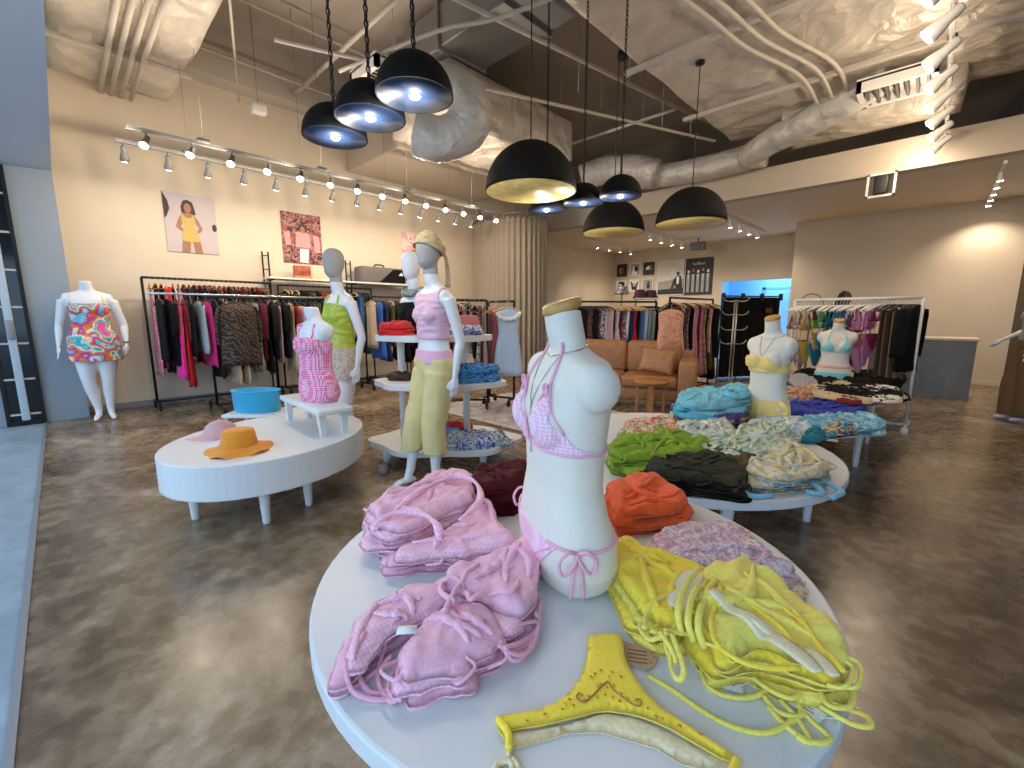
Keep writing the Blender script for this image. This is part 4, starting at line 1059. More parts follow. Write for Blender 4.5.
part('scarf', MB().tube([(.075*math.cos(2*PI*k/20), -.015 + .075*math.sin(2*PI*k/20), .375 + .02*math.sin(2*PI*k/20)) for k in range(20)], [.03+.006*math.sin(k*2.3) for k in range(20)], 10, closed=True), printed('scarf_print', [(.10, .16, .16), (.42, .46, .44), (.2, .25, .28)], 40, .8, 2, 1), mC, label='patterned scarf')

# mannequin in brown trousers at the right edge
P0 = Vector((.88, 8.10, 0))
legsP = [((-.085, .0, .82), (-.085, -.04, .46), (-.08, -.02, .10), (-.08, -.17, .02)), ((.085, .0, .82), (.09, .03, .46), (.10, .06, .10), (.10, -.09, .02))]
armsP = [((-.178, .012, 1.375), (-.22, .02, 1.10), (-.22, -.18, .98), (0, -.7, -.7), (0.3, 0, 1)),
         ((.178, .012, 1.375), (.23, .05, 1.09), (.22, -.05, .87), (0, -.4, -.9), (-.3, -1, 0))]
mP, meP, trP = full('full_mannequin', 'mannequin in grey top and wide brown trousers cut off by the right edge', P0, math.radians(-78), 1.02, legsP, armsP, (1, 1), (0, -.02, 1.70), vox=.011)
psP = pants_src(legsP, flare=(.11, .115, .12, .13, .14))
brn = cloth('brown_twill', (.15, .09, .05))
link('wide_trousers', shell(psP, [((0, 0, .98), (0, 0, 1)), ((0, 0, .08), (0, 0, -1))], .005, .010, 8, 3, stretch=(1, 1, .3), th=.004), brn, mP)
link('grey_top', shell(trP, [((0, 0, 1.42), (0, .2, 1)), ((0, 0, .95), (0, 0, -1))], .008, .006, 10, 2), cloth('grey_jersey', (.22, .22, .22)), mP)
for hip, knee, ank, toe in legsP:
    a, b_ = Vector(ank), Vector(toe)
    part('shoe', MB().tube([(a.x, a.y+.05, .04), (a.x, a.y, .05), (a.x, (a.y+b_.y)/2, .045), (a.x, b_.y-.02, .03)], [.03, .042, .042, .02], 14, flat=.8), M['white'], mP, label='white shoe')

# ================================================================== clothes racks
def pd(px_, D, z=0.0):
    """point at forward distance D under image column px_ (floor plan only)"""
    p = _f*D + _r*((px_-512)/438.3*D); return Vector((p.x, p.y, z))
def rack_arm(rack, a, b, up=.03):
    bpy.context.view_layer.update(); I = rack.matrix_world.inverted(); a = I @ Vector(a); b = I @ Vector(b)
    return part('waterfall_arm', MB().tube([a, b, b + Vector((0, 0, up))], .011, 8), M['black'], rack)
def castor(parent, x, y, m):
    c = part('castor', MB().tube([(x-.014, y, .035), (x+.014, y, .035)], .034, 14), m, parent)
    part('fork', MB().box((x-.022, y-.014, .04), (x+.022, y+.014, .085), .004), m, c)
def pipe_rack(name, label, a, b, z, m, feet=.25, base=.10, wheels=True, over=0.0, shelf=None, r=.016):
    a = Vector((a[0], a[1], 0)); b = Vector((b[0], b[1], 0)); d = b-a; L_ = d.length
    t = thing(name, label, 'clothes rack', a, math.atan2(d.y, d.x))
    for x in (0, L_):
        part('post', MB().tube([(x, 0, base), (x, 0, z)], r, 10), m, t)
        if feet:
            ft = part('foot', MB().tube([(x, -feet, base), (x, feet, base)], r, 10), m, t)
            if wheels:
                for y in (-feet, feet): castor(t, x, y, m)
            else:
                for y in (-feet, feet): part('end_plate', MB().box((x-.03, y-.03, 0), (x+.03, y+.03, base+.01), .006), m, t)
    part('top_rail', MB().tube([(-over, 0, z), (L_+over, 0, z)], r, 10), m, t)
    if feet: part('base_rail', MB().tube([(0, 0, base), (L_, 0, base)], r, 10), m, t)
    return t
def hanger_proto(m, bar=False):
    h = MB()
    for s in (-1, 1):
        P = spline([(0, 0, -.068), (s*.07, 0, -.078), (s*.15, 0, -.105), (s*.205, .012, -.135)], 4)
        h.tube(P, [.010, .0105, .011, .0115, .012, .0125, .013, .0135, .014, .014, .014, .0135, .012], 6, flat=1.0) if False else h.tube(P, .011, 6)
    o = link('clothes_hanger', h.mesh('clothes_hanger'), m)
    part('hook', MB().tube(spline([(0, 0, -.070), (0, 0, -.035), (.014, 0, -.012), (.018, 0, .006), (.006, 0, .020), (-.012, 0, .014), (-.016, 0, .0)], 4), .003, 6), M['chrome'], o)
    if bar: part('bar', MB().tube([(-.19, .012, -.137), (.19, .012, -.137)], .006, 6), m, o)
    return o
HP = {k: hanger_proto(m, b_) for k, m, b_ in (('wood', M['hwood'], True), ('red', M['hred'], True), ('black', M['hblack'], False), ('white', M['whitem'], False))}
HUSED = set()
def hanger(kind, p, rz, label, group):
    o = HP[kind] if kind not in HUSED else copy_tree(HP[kind]); HUSED.add(kind)
    o.location = p; o.rotation_euler = (0, 0, rz); return put(o, label, 'hanger', group)
PROF = {
 'top':   [(0, .045, .3), (.04, .10, .5), (.09, .185, .8), (.18, .175, 1), (.45, .165, 1), (.75, .175, 1.05), (1, .185, 1.1)],
 'dress': [(0, .045, .3), (.03, .10, .5), (.07, .165, .8), (.15, .150, 1), (.35, .135, .95), (.6, .175, 1.15), (1, .225, 1.35)],
 'pants': [(0, .15, .35), (.03, .155, .8), (.3, .15, 1), (.7, .135, 1), (1, .125, .95)],
 'skirt': [(0, .13, .4), (.08, .14, .8), (.5, .18, 1.1), (1, .225, 1.3)],
 'coat':  [(0, .05, .35), (.04, .12, .7), (.09, .205, 1), (.2, .20, 1.15), (.6, .195, 1.15), (1, .205, 1.2)],
}
def garment_mb(kind, L_, t, seed, w=1.0, nz=16, n=28):
    rg = random.Random(seed); prof = PROF[kind]; mb = MB(); rings = []
    ph = rg.uniform(0, 6); kf = rg.choice([3, 4, 5])
    for i in range(nz+1):
        f_ = (i/nz)**1.25
        for (a, wa, ta), (b, wb, tb) in zip(prof, prof[1:]):
            if a <= f_ <= b: q = (f_-a)/(b-a); hw = wa+(wb-wa)*q; tt = ta+(tb-ta)*q; break
        z = -.075 - L_*f_ if kind not in ('pants', 'skirt') else -.125 - L_*f_
        r = []
        for k in range(n):
            a = 2*PI*k/n; c, s = math.cos(a), math.sin(a)
            fold = 1 + .45*f_*math.sin(kf*a + ph + 1.5*f_) + .25*noise.noise(Vector((c*2, s*2 + seed, f_*3)))
            x = math.copysign(abs(c)**.8, c)*hw*w*(1 + .04*noise.noise(Vector((c*3, f_*2, seed))))
            y = math.copysign(abs(s)**.9, s)*t*tt*max(.25, fold) + .012*math.sin(x*26 + ph)*f_
            zz = z + (.02*math.sin(3*a+ph) + .012*noise.noise(Vector((c*4, s*4, seed))))*f_*f_
            if f_ == 0: zz = z - .02*abs(c)
            r.append((x, y, zz))
        rings.append(r)
    return mb.loft(rings)
def sleeve_mb(side, L_, seed, r0=.055, w=1.0):
    x0 = side*.165*w
    P = spline([(x0, 0, -.125), (side*(.20*w), .004, -.20), (side*.222*w, .01, -.10-L_*.6), (side*.215*w, .016, -.10-L_)], 4)
    rr = [r0*(1 - .25*i/(len(P)-1)) * (1 + .12*noise.noise(Vector((i*.7, seed, 0)))) for i in range(len(P))]
    return MB().tube(P, rr, 12, flat=.6)
GS = [100]
def garment(kind, p, rz, L_, m, label, cat, group, t=.026, w=1.0, sleeves=0.0, name=None):
    GS[0] += 1; s = GS[0]
    nm_ = name or {'top': 'hanging_blouse', 'dress': 'hanging_dress', 'pants': 'hanging_trousers', 'skirt': 'hanging_skirt', 'coat': 'hanging_jacket'}[kind]
    o = link(nm_, garment_mb(kind, L_, t, s, w).mesh(nm_), m, None, p, (0, 0, rz))
    put(o, label, cat, group)
    if sleeves:
        for sd in (-1, 1): part('sleeve', sleeve_mb(sd, sleeves, s, .05, w), m, o)
    return o
CATS = {'top': 'top', 'dress': 'dress', 'pants': 'trousers', 'skirt': 'skirt', 'coat': 'jacket'}
NOUN = {'top': 'blouse', 'dress': 'long dress', 'pants': 'trousers', 'skirt': 'skirt', 'coat': 'jacket'}
# cloths ---------------------------------------------------------------
def fl(name, pal, sc=16, sd=0.0): return printed(name, pal, sc, .85, 1.2, sd)
K = (.012, .012, .014)
G = {
 'black': M['blackcloth'], 'soft black': cloth('soft_black', (.012, .011, .012), .95), 'magenta': cloth('magenta', (.80, .02, .28), .6), 'red': cloth('red', (.45, .015, .02)),
 'dark red': cloth('dark_red', (.16, .012, .02)), 'maroon': cloth('maroon', (.11, .012, .022)), 'pale pink': cloth('pale_pink', (.66, .44, .44)), 'pink': cloth('rose_pink', (.68, .25, .33)),
 'pink floral': fl('pink_floral', [(.55, .16, .22), (.70, .34, .40), (.42, .10, .14)], 38, 1), 'pale grey quilted': plain('pale_grey_quilted', (.40, .46, .50), .5),
 'brown striped': banded('brown_black_stripe', (.010, .008, .008), (.12, .065, .035), 9, 9, 'DIAGONAL', edge=.62), 'cream lace': fl('cream_lace', [(.62, .50, .36), (.48, .36, .24), (.70, .60, .46)], 30, 2),
 'rust orange': cloth('rust', (.42, .10, .03)), 'green and white print': fl('green_white', [(.58, .58, .52), (.10, .18, .12), (.55, .56, .5), (.05, .07, .06)], 26, 3), 'dark green': cloth('dark_green', (.025, .05, .03)),
 'black floral': fl('black_floral', [K, (.30, .12, .12), K, (.42, .36, .32)], 26, 4), 'navy': cloth('navy', (.02, .03, .09)), 'bright blue': cloth('bright_blue', (.03, .13, .45)), 'olive': cloth('olive', (.09, .085, .03)),
 'multicoloured': fl('multicolour', [(.42, .08, .08), (.06, .10, .22), (.55, .45, .30), (.10, .18, .10)], 22, 5), 'coral': cloth('coral', (.52, .16, .14)), 'mauve': cloth('mauve', (.38, .22, .22)),
 'pale blue': cloth('pale_blue', (.42, .54, .70)), 'white': cloth('white_cotton', (.76, .74, .70)), 'beige': cloth('beige_cotton', (.56, .42, .28)), 'sage green': cloth('sage', (.30, .34, .28)),
 'orange floral': fl('orange_floral', [(.66, .27, .16), (.72, .42, .28), (.56, .16, .10), (.74, .52, .38)], 22, 6), 'brown floral': fl('brown_floral', [(.22, .12, .07), (.42, .28, .16), (.10, .06, .04)], 24, 7),
 'white and pink print': fl('white_pink', [(.74, .68, .64), (.66, .36, .40), (.74, .70, .66)], 24, 8), 'white and black print': fl('white_black', [(.70, .68, .64), K, (.66, .64, .6), K], 28, 9), 'jeans blue': cloth('denim', (.10, .17, .30)),
 'brown': brn, 'dark brown': cloth('dark_brown', (.07, .04, .025)), 'light brown': cloth('light_brown', (.26, .16, .085)), 'grey': cloth('mid_grey', (.20, .20, .21)),
}
def row(rackname, group, a, b, z, items, hk, rz_extra=0.0, jit=.25, from_=None):
    """hang a row of garments along a rail a->b; items = list of (kind, cloth, length[, sleeves])"""
    a = Vector((a[0], a[1], z)); b = Vector((b[0], b[1], z)); d = b-a; ang = math.atan2(d.y, d.x) + PI/2
    n = len(items); cnt = {}
    for it in items: cnt[(it[0], it[1])] = cnt.get((it[0], it[1]), 0) + 1
    for i, it in enumerate(items):
        p = a + d*((i+.5)/n); rz = ang + R.uniform(-jit, jit)*.6 + rz_extra
        hang = hk if isinstance(hk, str) else hk[i % len(hk)]
        hanger(hang, p, rz, '%s hanger, %s from the left on %s' % ({'wood': 'light wooden', 'red': 'dark red wooden', 'black': 'black', 'white': 'white'}[hang], ordn(i), rackname), 'hangers on ' + rackname)
        lab = '%s %s, %s from the left on %s' % (it[1], NOUN[it[0]], ordn(i), rackname)
        garment(it[0], p, rz, it[2], G[it[1]], lab, CATS[it[0]], group, t=R.uniform(.018, .027), sleeves=it[3] if len(it) > 3 else 0)

# back rack along the left wall
pipe_rack('clothes_rack', 'tall black pipe rack against the left wall, the leftmost one', (-7.70, .83), (-7.70, 2.40), 1.80, M['black'], .22)
itA = [('dress', 'pink floral', 1.25), ('dress', 'dark red', 1.15), ('dress', 'black', 1.2), ('top', 'red', .8, .5), ('dress', 'soft black', 1.1), ('top', 'pink', .8), ('dress', 'black floral', 1.1), ('top', 'soft black', .8, .5), ('dress', 'maroon', 1.1), ('top', 'black', .85, .5),
       ('dress', 'multicoloured', 1.1), ('top', 'dark green', .8), ('dress', 'black', 1.15), ('top', 'brown floral', .8), ('dress', 'dark red', 1.1), ('top', 'soft black', .8, .5), ('dress', 'navy', 1.1), ('top', 'maroon', .75), ('dress', 'black floral', 1.1), ('top', 'olive', .8), ('dress', 'black', 1.1), ('top', 'dark red', .8), ('dress', 'soft black', 1.1), ('top', 'brown floral', .8)]
row('the leftmost wall rack', 'garments on the leftmost wall rack', (-7.70, .88), (-7.70, 2.36), 1.79, itA, ['wood', 'wood', 'wood', 'red', 'red', 'wood'][0:1]*4 + ['red']*20)
# front rolling rack
RF = t = pipe_rack('clothes_rack', 'low black rolling rack with a silver rail in front of the leftmost wall rack', (-6.85, 1.36), (-6.85, 2.95), 1.53, M['black'], .40)
part('silver_rail', MB().tube([(-.58, 0, 1.56), (1.75, 0, 1.56)], .014, 10), M['chrome'], t, label='long silver rail')
itF = [('top', 'black', .75), ('top', 'black', .8, .4), ('dress', 'magenta', .98), ('dress', 'red', 1.08), ('top', 'soft black', .7), ('coat', 'pale grey quilted', .66), ('top', 'magenta', .85), ('dress', 'soft black', 1.0), ('top', 'black', .8), ('dress', 'cream lace', 1.1), ('top', 'dark red', .9), ('dress', 'cream lace', 1.12),
       ('top', 'rust orange', .9), ('dress', 'green and white print', .98), ('top', 'maroon', .8, .5), ('dress', 'black', 1.0), ('top', 'soft black', .8, .5), ('pants', 'pale pink', .82), ('top', 'black', .8, .4), ('dress', 'beige', 1.0), ('pants', 'red', .8), ('pants', 'pale pink', .75), ('top', 'black', .8, .4), ('dress', 'dark green', 1.0),
       ('top', 'olive', .8), ('dress', 'soft black', 1.0), ('top', 'black', .8), ('dress', 'multicoloured', 1.0)]
row('the low rolling rack', 'garments on the low rolling rack', (-6.85, .84), (-6.85, 3.05), 1.56, itF, 'black')
# tiger striped blouse facing the room
fo = Vector((-6.50, 1.62, 1.50))
rack_arm(RF, (-6.85, 1.62, 1.52), (-6.49, 1.62, 1.52))
hanger('black', fo + Vector((0, 0, .03)), PI/2 + .05, 'black hanger under the striped brown blouse, facing the room', 'hangers on the display arms')
garment('coat', fo + Vector((0, 0, .03)), PI/2 + .05, .80, G['brown striped'], 'brown and black tiger striped blouse facing the room on the low rolling rack', 'blouse', None, t=.07, w=1.12, sleeves=.5, name='hanging_blouse')
# second wall rack + shelf uprights
pipe_rack('clothes_rack', 'black pipe rack against the wall behind the lime top mannequin', (-7.70, 2.52), (-7.70, 4.15), 1.78, M['black'], .22)
itB = [('top', 'black', .8, .4), ('dress', 'soft black', 1.1), ('top', 'dark green', .8), ('dress', 'black', 1.1), ('top', 'soft black', .85, .5), ('dress', 'multicoloured', 1.1), ('top', 'black', .8), ('dress', 'rust orange', 1.0), ('dress', 'rust orange', 1.0), ('top', 'black', .8), ('dress', 'black floral', 1.1), ('top', 'navy', .8), ('dress', 'dark red', 1.1), ('top', 'beige', .8), ('dress', 'black', 1.1), ('top', 'bright blue', .8), ('dress', 'dark green', 1.1), ('top', 'soft black', .8)]
row('the second wall rack', 'garments on the second wall rack', (-7.70, 2.58), (-7.70, 4.10), 1.77, itB, ['wood', 'wood', 'wood', 'black', 'black', 'black', 'black', 'red', 'red', 'red', 'black', 'black', 'wood', 'black', 'wood', 'black', 'black', 'black'])
pipe_rack('clothes_rack', 'black pipe rack against the wall between the two tall mannequins', (-7.15, 3.70), (-7.15, 6.1), 1.62, M['black'], .22)
itC = [('top', 'beige', .8), ('dress', 'bright blue', 1.0), ('dress', 'navy', 1.05), ('top', 'olive', .8), ('dress', 'dark green', 1.05), ('dress', 'black', 1.1), ('top', 'dark red', .8), ('dress', 'soft black', 1.1), ('dress', 'mauve', 1.0), ('top', 'white', .7), ('dress', 'multicoloured', 1.0), ('top', 'black', .8), ('dress', 'black floral', 1.0), ('top', 'coral', .8), ('dress', 'black', 1.1), ('top', 'soft black', .8), ('dress', 'mauve', 1.0), ('top', 'black', .8)]
row('the third wall rack', 'garments on the third wall rack', (-7.15, 3.77), (-7.15, 6.05), 1.61, itC, ['wood', 'black', 'black'])
# wall shelf on ladder uprights
for i, (y, zt) in enumerate([(2.46, 2.32), (3.86, 2.30), (5.1, 2.30)]):
    t = thing('shelf_upright', ['black ladder shaped shelf upright between the two left wall racks', 'black ladder shaped shelf upright behind the lime top mannequin', 'black ladder shaped shelf upright left of the turban mannequin'][i], 'shelf upright', (-7.98, y, 0))
    for dy in (-.045, .045): part('rail', MB().tube([(0, dy, 0), (0, dy, zt)], .013, 8), M['black'], t)
    for k in range(9): part('rung', MB().tube([(0, -.045, zt-.06-.22*k), (0, .045, zt-.06-.22*k)], .008, 6), M['black'], t)
    part('bracket', MB().tube([(0, 0, 1.86), (.32, 0, 1.86)], .012, 8), M['black'], t)
sh = thing('wall_shelf', 'white shelf board on black uprights above the left wall racks', 'shelf', (-7.98, 2.46, 1.875))
part('board', MB().box((-.04, -.06, 0), (.32, 2.72, .03), .004), M['white'], sh)
bx = thing('small_box', 'small red and orange picture box standing on the white wall shelf', 'box', (-7.86, 2.98, 1.905), PI/2)
part('carton', MB().box((-.13, -.05, 0), (.13, .05, .22), .004), plain('box_red', (.34, .07, .03), .5, grain=.6, gs=12), bx)
part('base', MB().box((-.14, -.06, 0), (.14, .06, .05), .004), plain('box_orange', (.55, .22, .05), .5), bx)
bgb = thing('black_bag', 'long grey and black bag lying on the shelf above the third wall rack', 'bag', (-7.86, 4.45, 1.905), PI/2)
part('body', MB().box((-.48, -.15, 0), (.48, .15, .30), .05), plain('bag_grey', (.14, .125, .115), .8), bgb)
part('flap', MB().loft([[(x_, -.156, z_) for x_, z_ in ((-.1, .02), (.46, .02), (.46, .27), (.2, .27))], [(x_, -.15, z_) for x_, z_ in ((-.1, .02), (.46, .02), (.46, .27), (.2, .27))]]), M['blackcloth'], bgb, smooth=False)
part('handle', MB().tube(spline([(-.12, 0, .29), (-.10, 0, .345), (.06, 0, .345), (.08, 0, .29)], 5), .015, 8), M['blackm'], bgb)
part('logo', MB().loft([[(x_, -.1595, z_) for x_, z_ in ((.31, .16), (.41, .16), (.37, .22))], [(x_, -.156, z_) for x_, z_ in ((.31, .16), (.41, .16), (.37, .22))]]), M['paper'], bgb, label='small white triangle mark', smooth=False)

# rack behind the tiered stand
a_, b_ = pd(438, 6.1), pd(487, 6.1)
RD = pipe_rack('clothes_rack', 'black clothes rack behind the tiered stand, left of the pale blue dress', a_, b_, 1.50, M['black'], .22)
itD = [('top', 'black', .75), ('dress', 'brown floral', .95), ('top', 'coral', .6), ('top', 'black floral', .7), ('dress', 'black', .95), ('top', 'mauve', .6), ('dress', 'green and white print', .95), ('top', 'soft black', .7), ('dress', 'white and black print', .9), ('dress', 'mauve', 1.0)]
row('the rack behind the tiers', 'garments on the rack behind the tiered stand', a_, b_, 1.49, itD, 'black')
p = pd(466, 5.75, 1.43)
rack_arm(RD, p + _f*.34 + Vector((0, 0, -.01)), p + Vector((0, 0, -.01)))
hanger('red', p, YAW, 'dark red hanger above the coral shorts behind the tiered stand', 'hangers on the display arms')
o = garment('skirt', p, YAW, .26, G['coral'], 'pair of coral shorts facing the room behind the tiered stand', 'shorts', None, t=.05, w=1.05, name='hanging_shorts')
p = pd(462, 5.8, .92)
garment('skirt', p, YAW, .30, G['beige'], 'beige skirt hanging below the coral shorts behind the tiered stand', 'skirt', None, t=.05, w=.95)
a_, b_ = pd(489, 6.4), pd(514, 6.2)
pipe_rack('clothes_rack', 'short black rack with wooden hangers in front of the curtain', a_, b_, 1.49, M['black'], .16)
for i, (px_, D_, k_, c_, L_, w_) in enumerate([(490, 6.3, 'dress', 'mauve', .95, .6), (496, 6.2, 'dress', 'coral', .9, .5), (508, 6.05, 'dress', 'pale blue', .92, 1.0)]):
    p = pd(px_, D_, 1.47)
    hanger('wood', p, YAW + (.9 if i < 2 else .15), 'light wooden hanger, %s from the left in front of the curtain' % ordn(i), 'hangers on the short rack')
    o = garment(k_, p, YAW + (.9 if i < 2 else .15), L_, G[c_], '%s dress on the short rack in front of the curtain' % c_, 'dress', None, t=.055, w=w_)
    if c_ == 'pale blue':
        part('ruffled_collar', MB().tube(spline([(-.16, -.05, -.14), (-.10, -.075, -.20), (0, -.085, -.225), (.10, -.075, -.20), (.16, -.05, -.14)], 5), [.03+.008*math.sin(i_*1.9) for i_ in range(21)], 8), G['white'], o, label='white ruffled collar')

# racks behind the sofa
a_, b_ = pd(577, 7.3), pd(656, 7.5)
pipe_rack('clothes_rack', 'black clothes rack behind the tan sofa', a_, b_, 1.52, M['black'], .2)
itE = [('top', 'black', .7), ('top', 'black floral', .7), ('dress', 'black floral', 1), ('top', 'soft black', .7), ('dress', 'black floral', 1), ('top', 'white and black print', .7), ('dress', 'white and pink print', 1), ('top', 'pale pink', .7), ('pants', 'black', .9), ('dress', 'white and pink print', .9), ('pants', 'dark red', .9), ('dress', 'multicoloured', .9), ('pants', 'white', .9), ('pants', 'navy', .9), ('dress', 'red', .9), ('pants', 'black', .9), ('pants', 'jeans blue', .9), ('pants', 'pale blue', .9), ('pants', 'sage green', .95), ('pants', 'sage green', .95), ('pants', 'black', .95), ('pants', 'black', .95)]
row('the rack behind the sofa', 'garments on the rack behind the sofa', a_, b_, 1.51, itE, ['black']*8 + ['wood']*9 + ['black']*5, rz_extra=.55)
# hat shelf
p = pd(645, 7.45, 1.56)
hs = thing('hat_shelf', 'narrow white shelf holding two purple hats behind the sofa', 'shelf', p, YAW)
part('board', MB().box((-.20, -.14, 0), (.20, .14, .022)), M['white'], hs, smooth=False)
for sx in (-.17, .17): part('support', MB().tube([(sx, 0, -1.56), (sx, 0, 0)], .009, 8), M['black'], hs)
def hat(name, label, loc, rz, m, s=1.0, wav=.0, tilt=0, crown=.09, brim=.165, group=None, cat='hat'):
    h = thing(name, label, cat, loc, rz, group); h.scale = (s, s, s)
    part('crown', MB().lathe([(.094, .0), (.092, .03), (.086, crown*.75), (.078, crown*.95), (.060, crown), (.0005, crown*1.02)], 36, cap=False), m, h)
    rr = []
    for j in range(6):
        q = .093 + (brim-.093)*j/5; r_ = []
        for k in range(60):
            a = 2*PI*k/60; r_.append((q*math.cos(a), q*math.sin(a), .002 - .030*(j/5)**1.3 + wav*(j/5)**2*math.sin(5*a + 1.1) + .004))
        rr.append(r_)
    lo = [[(x, y, z - .005) for x, y, z in r_] for r_ in rr[::-1]]
    part('brim', MB().loft(rr + lo, False), m, h)
    part('band', MB().lathe([(.0955, .004), (.0955, .022)], 36, cap=False), m, h)
    return h
pur = cloth('plum_felt', (.10, .03, .055))
hat('felt_hat', 'plum coloured hat on the narrow white shelf, left one of two', pd(639, 7.42, 1.61), 0, pur, 1.0, .0, crown=.11, brim=.12, group='hats on the narrow shelf')
hat('felt_hat', 'dark plum hat on the narrow white shelf, right one of two', pd(650, 7.42, 1.61), 0, cloth('dark_plum', (.07, .03, .035)), 1.0, .0, crown=.10, brim=.12, group='hats on the narrow shelf')
hatg = thing('cap_stand', 'small stand with grey caps below the small pictures', 'hat stand', pd(621, 7.9), YAW)
part('pole', MB().tube([(0, 0, 0), (0, 0, 1.72)], .012, 8), M['steel'], hatg); part('foot', MB().lathe([(.16, 0), (.16, .02), (.02, .03)], 24), M['steel'], hatg)
hat('grey_cap', 'grey patterned cap on the stand below the small pictures', pd(621, 7.9, 1.70), 0, G['white and black print'], 1.1, 0, crown=.10, brim=.125)
# rack right of the sofa
a_, b_ = pd(669, 6.7), pd(712, 7.6)
RG = pipe_rack('clothes_rack', 'black clothes rack right of the sofa, before the black drape', a_, b_, 1.56, M['black'], .2)
itG = [('top', 'black', .8), ('dress', 'red', 1.05), ('dress', 'white', 1.1), ('top', 'black floral', .8), ('dress', 'multicoloured', 1.15), ('top', 'black', .8), ('dress', 'white and pink print', 1.2), ('dress', 'pink', 1.2), ('top', 'dark red', .85), ('dress', 'pink floral', 1.15), ('dress', 'brown floral', 1.15), ('dress', 'black', 1.2), ('top', 'orange floral', .8), ('dress', 'olive', 1.1), ('dress', 'black', 1.25), ('top', 'soft black', .9)]
row('the rack beside the sofa', 'garments on the rack right of the sofa', a_, b_, 1.55, itG, ['red', 'wood', 'wood', 'black'], rz_extra=-.25)
p = pd(671, 6.45, 1.47)
rack_arm(RG, pd(671, 6.75, 1.46), p + Vector((0, 0, -.01)))
hanger('black', p, YAW + .1, 'black hanger above the orange floral dress by the sofa', 'hangers on the display arms')
garment('top', p, YAW + .1, .62, G['orange floral'], 'orange floral dress facing the room behind the sofa right end', 'dress', None, t=.06, w=1.05, name='hanging_dress')
# black drape partition + rotating display
a_, b_ = pd(722, 8.9), pd(779, 9.3)
d_ = b_-a_
dp = thing('black_drape', 'black drape partition standing before the pale blue doorway', 'partition', a_, math.atan2(d_.y, d_.x))
pth = [Vector((d_.length*i/90, 0, 0)) for i in range(91)]
part('fabric', curtain_mesh(pth, .02, 1.66, .022, .2, 6), M['blackcloth'], dp)
part('top_bar', MB().tube([(-.03, 0, 1.68), (d_.length+.03, 0, 1.68)], .014, 8), M['black'], dp)
for q in (0, .33, .66, 1):
    part('post', MB().tube([(d_.length*q, .03, 0), (d_.length*q, .03, 1.72)], .016, 8), M['black'], dp)
    part('clip', MB().box((d_.length*q-.03, -.03, 1.60), (d_.length*q+.03, .03, 1.74), .008), M['blackm'], dp)
part('sign', MB().box((d_.length*.72, -.05, 1.33), (d_.length*.72+.17, -.045, 1.45)), plain('small_red_sign', (.12, .035, .02), .5), dp, label='small dark red sign')
rd = thing('display_tree', 'silver display stand with curved arms before the black drape', 'display stand', pd(735, 7.9), YAW)
part('pole', MB().tube([(-.025, 0, .02), (-.02, 0, 1.56)], .013, 10), M['chrome'], rd); part('pole', MB().tube([(.03, 0, .02), (.02, 0, 1.56)], .013, 10), M['chrome'], rd)
part('foot', MB().lathe([(.20, 0), (.20, .02), (.03, .035)], 28), M['chrome'], rd)
for z in (1.56, 1.32, 1.05, .80):
    for s in (-1, 1): part('arm', MB().tube(spline([(0, 0, z), (s*.10, 0, z-.02), (s*.20, 0, z), (s*.24, 0, z+.05)], 5), .009, 8), M['chrome'], rd)
put(link('rolled_mat', MB().tube([(-.34, 0, .09), (.34, 0, .09)], .09, 20).mesh('rolled_mat'), plain('grey_felt', (.26, .24, .22), .9, grain=.2, gs=10), None, pd(735, 7.2), (0, 0, YAW)), 'grey roll lying on the floor under the silver display stand', 'roll')

# white rack at the right
WR = pipe_rack('clothes_rack', 'white pipe rack of bikinis behind the aqua bikini torso', (-1.32, 6.62), (-.11, 6.62), 1.49, M['whitem'], .24, .05, wheels=False)
def bikini_set(p, rz, c1, c2, label, top=True, bot=True):
    t = thing('bikini_set', label, 'bikini', p, rz, 'bikini sets on the white rack')
    if top:
        for s in (-1, 1):
            part('cup', MB().loft([[(s*.02, .0, -.20), (s*.13, .01, -.20), (s*.075, .012, -.09)], [(s*.03, .028, -.20), (s*.12, .03, -.20), (s*.075, .02, -.10)]]), c1, t, smooth=False)
            part('strap', MB().tube([(s*.075, .01, -.09), (s*.06, .0, -.07)], .004, 5), c1, t)
        part('band', MB().tube(spline([(-.17, 0, -.19), (-.1, .02, -.205), (.1, .02, -.205), (.17, 0, -.19)], 3), .005, 5), c1, t)
    if bot:
        for s in (-1, 1): part('string', MB().tube([(s*.14, 0, -.135), (s*.10, 0, -.34)], .003, 5), c2, t)
        part('bottom', MB().loft([[(-.13, 0, -.33), (.13, 0, -.33), (.02, .0, -.50), (-.02, 0, -.50)], [(-.12, .03, -.34), (.12, .03, -.34), (.018, .03, -.49), (-.018, .03, -.49)]]), c2, t, smooth=False)
        part('tie', MB().tube(spline([(.13, .01, -.34), (.15, .012, -.42), (.14, .01, -.50)], 4), .004, 5), c2, t)
    return t
bc = {'orange print': fl('orange_print', [(.62, .25, .05), (.70, .55, .40), (.25, .10, .08), (.72, .40, .06)], 30, 11), 'multicoloured print': fl('mixed_print', [(.55, .42, .44), (.20, .10, .12), (.60, .50, .30), (.35, .20, .40)], 30, 12), 'green': cloth('leaf_green', (.14, .42, .07)), 'teal': cloth('teal', (.03, .22, .34)), 'blue': cloth('mid_blue', (.07, .26, .46)),
      'pink': cloth('hot_pink', (.66, .14, .36)), 'light pink': cloth('light_pink', (.72, .30, .48)), 'red': G['red'], 'dark pink': cloth('dark_pink', (.36, .03, .12)), 'black': M['blackcloth'], 'white': G['white'], 'brown': G['dark brown'], 'yellow': cloth('sun_yellow', (.74, .48, .05)), 'striped': banded('thin_stripe', (.62, .55, .5), (.25, .08, .12), 30, 1)}
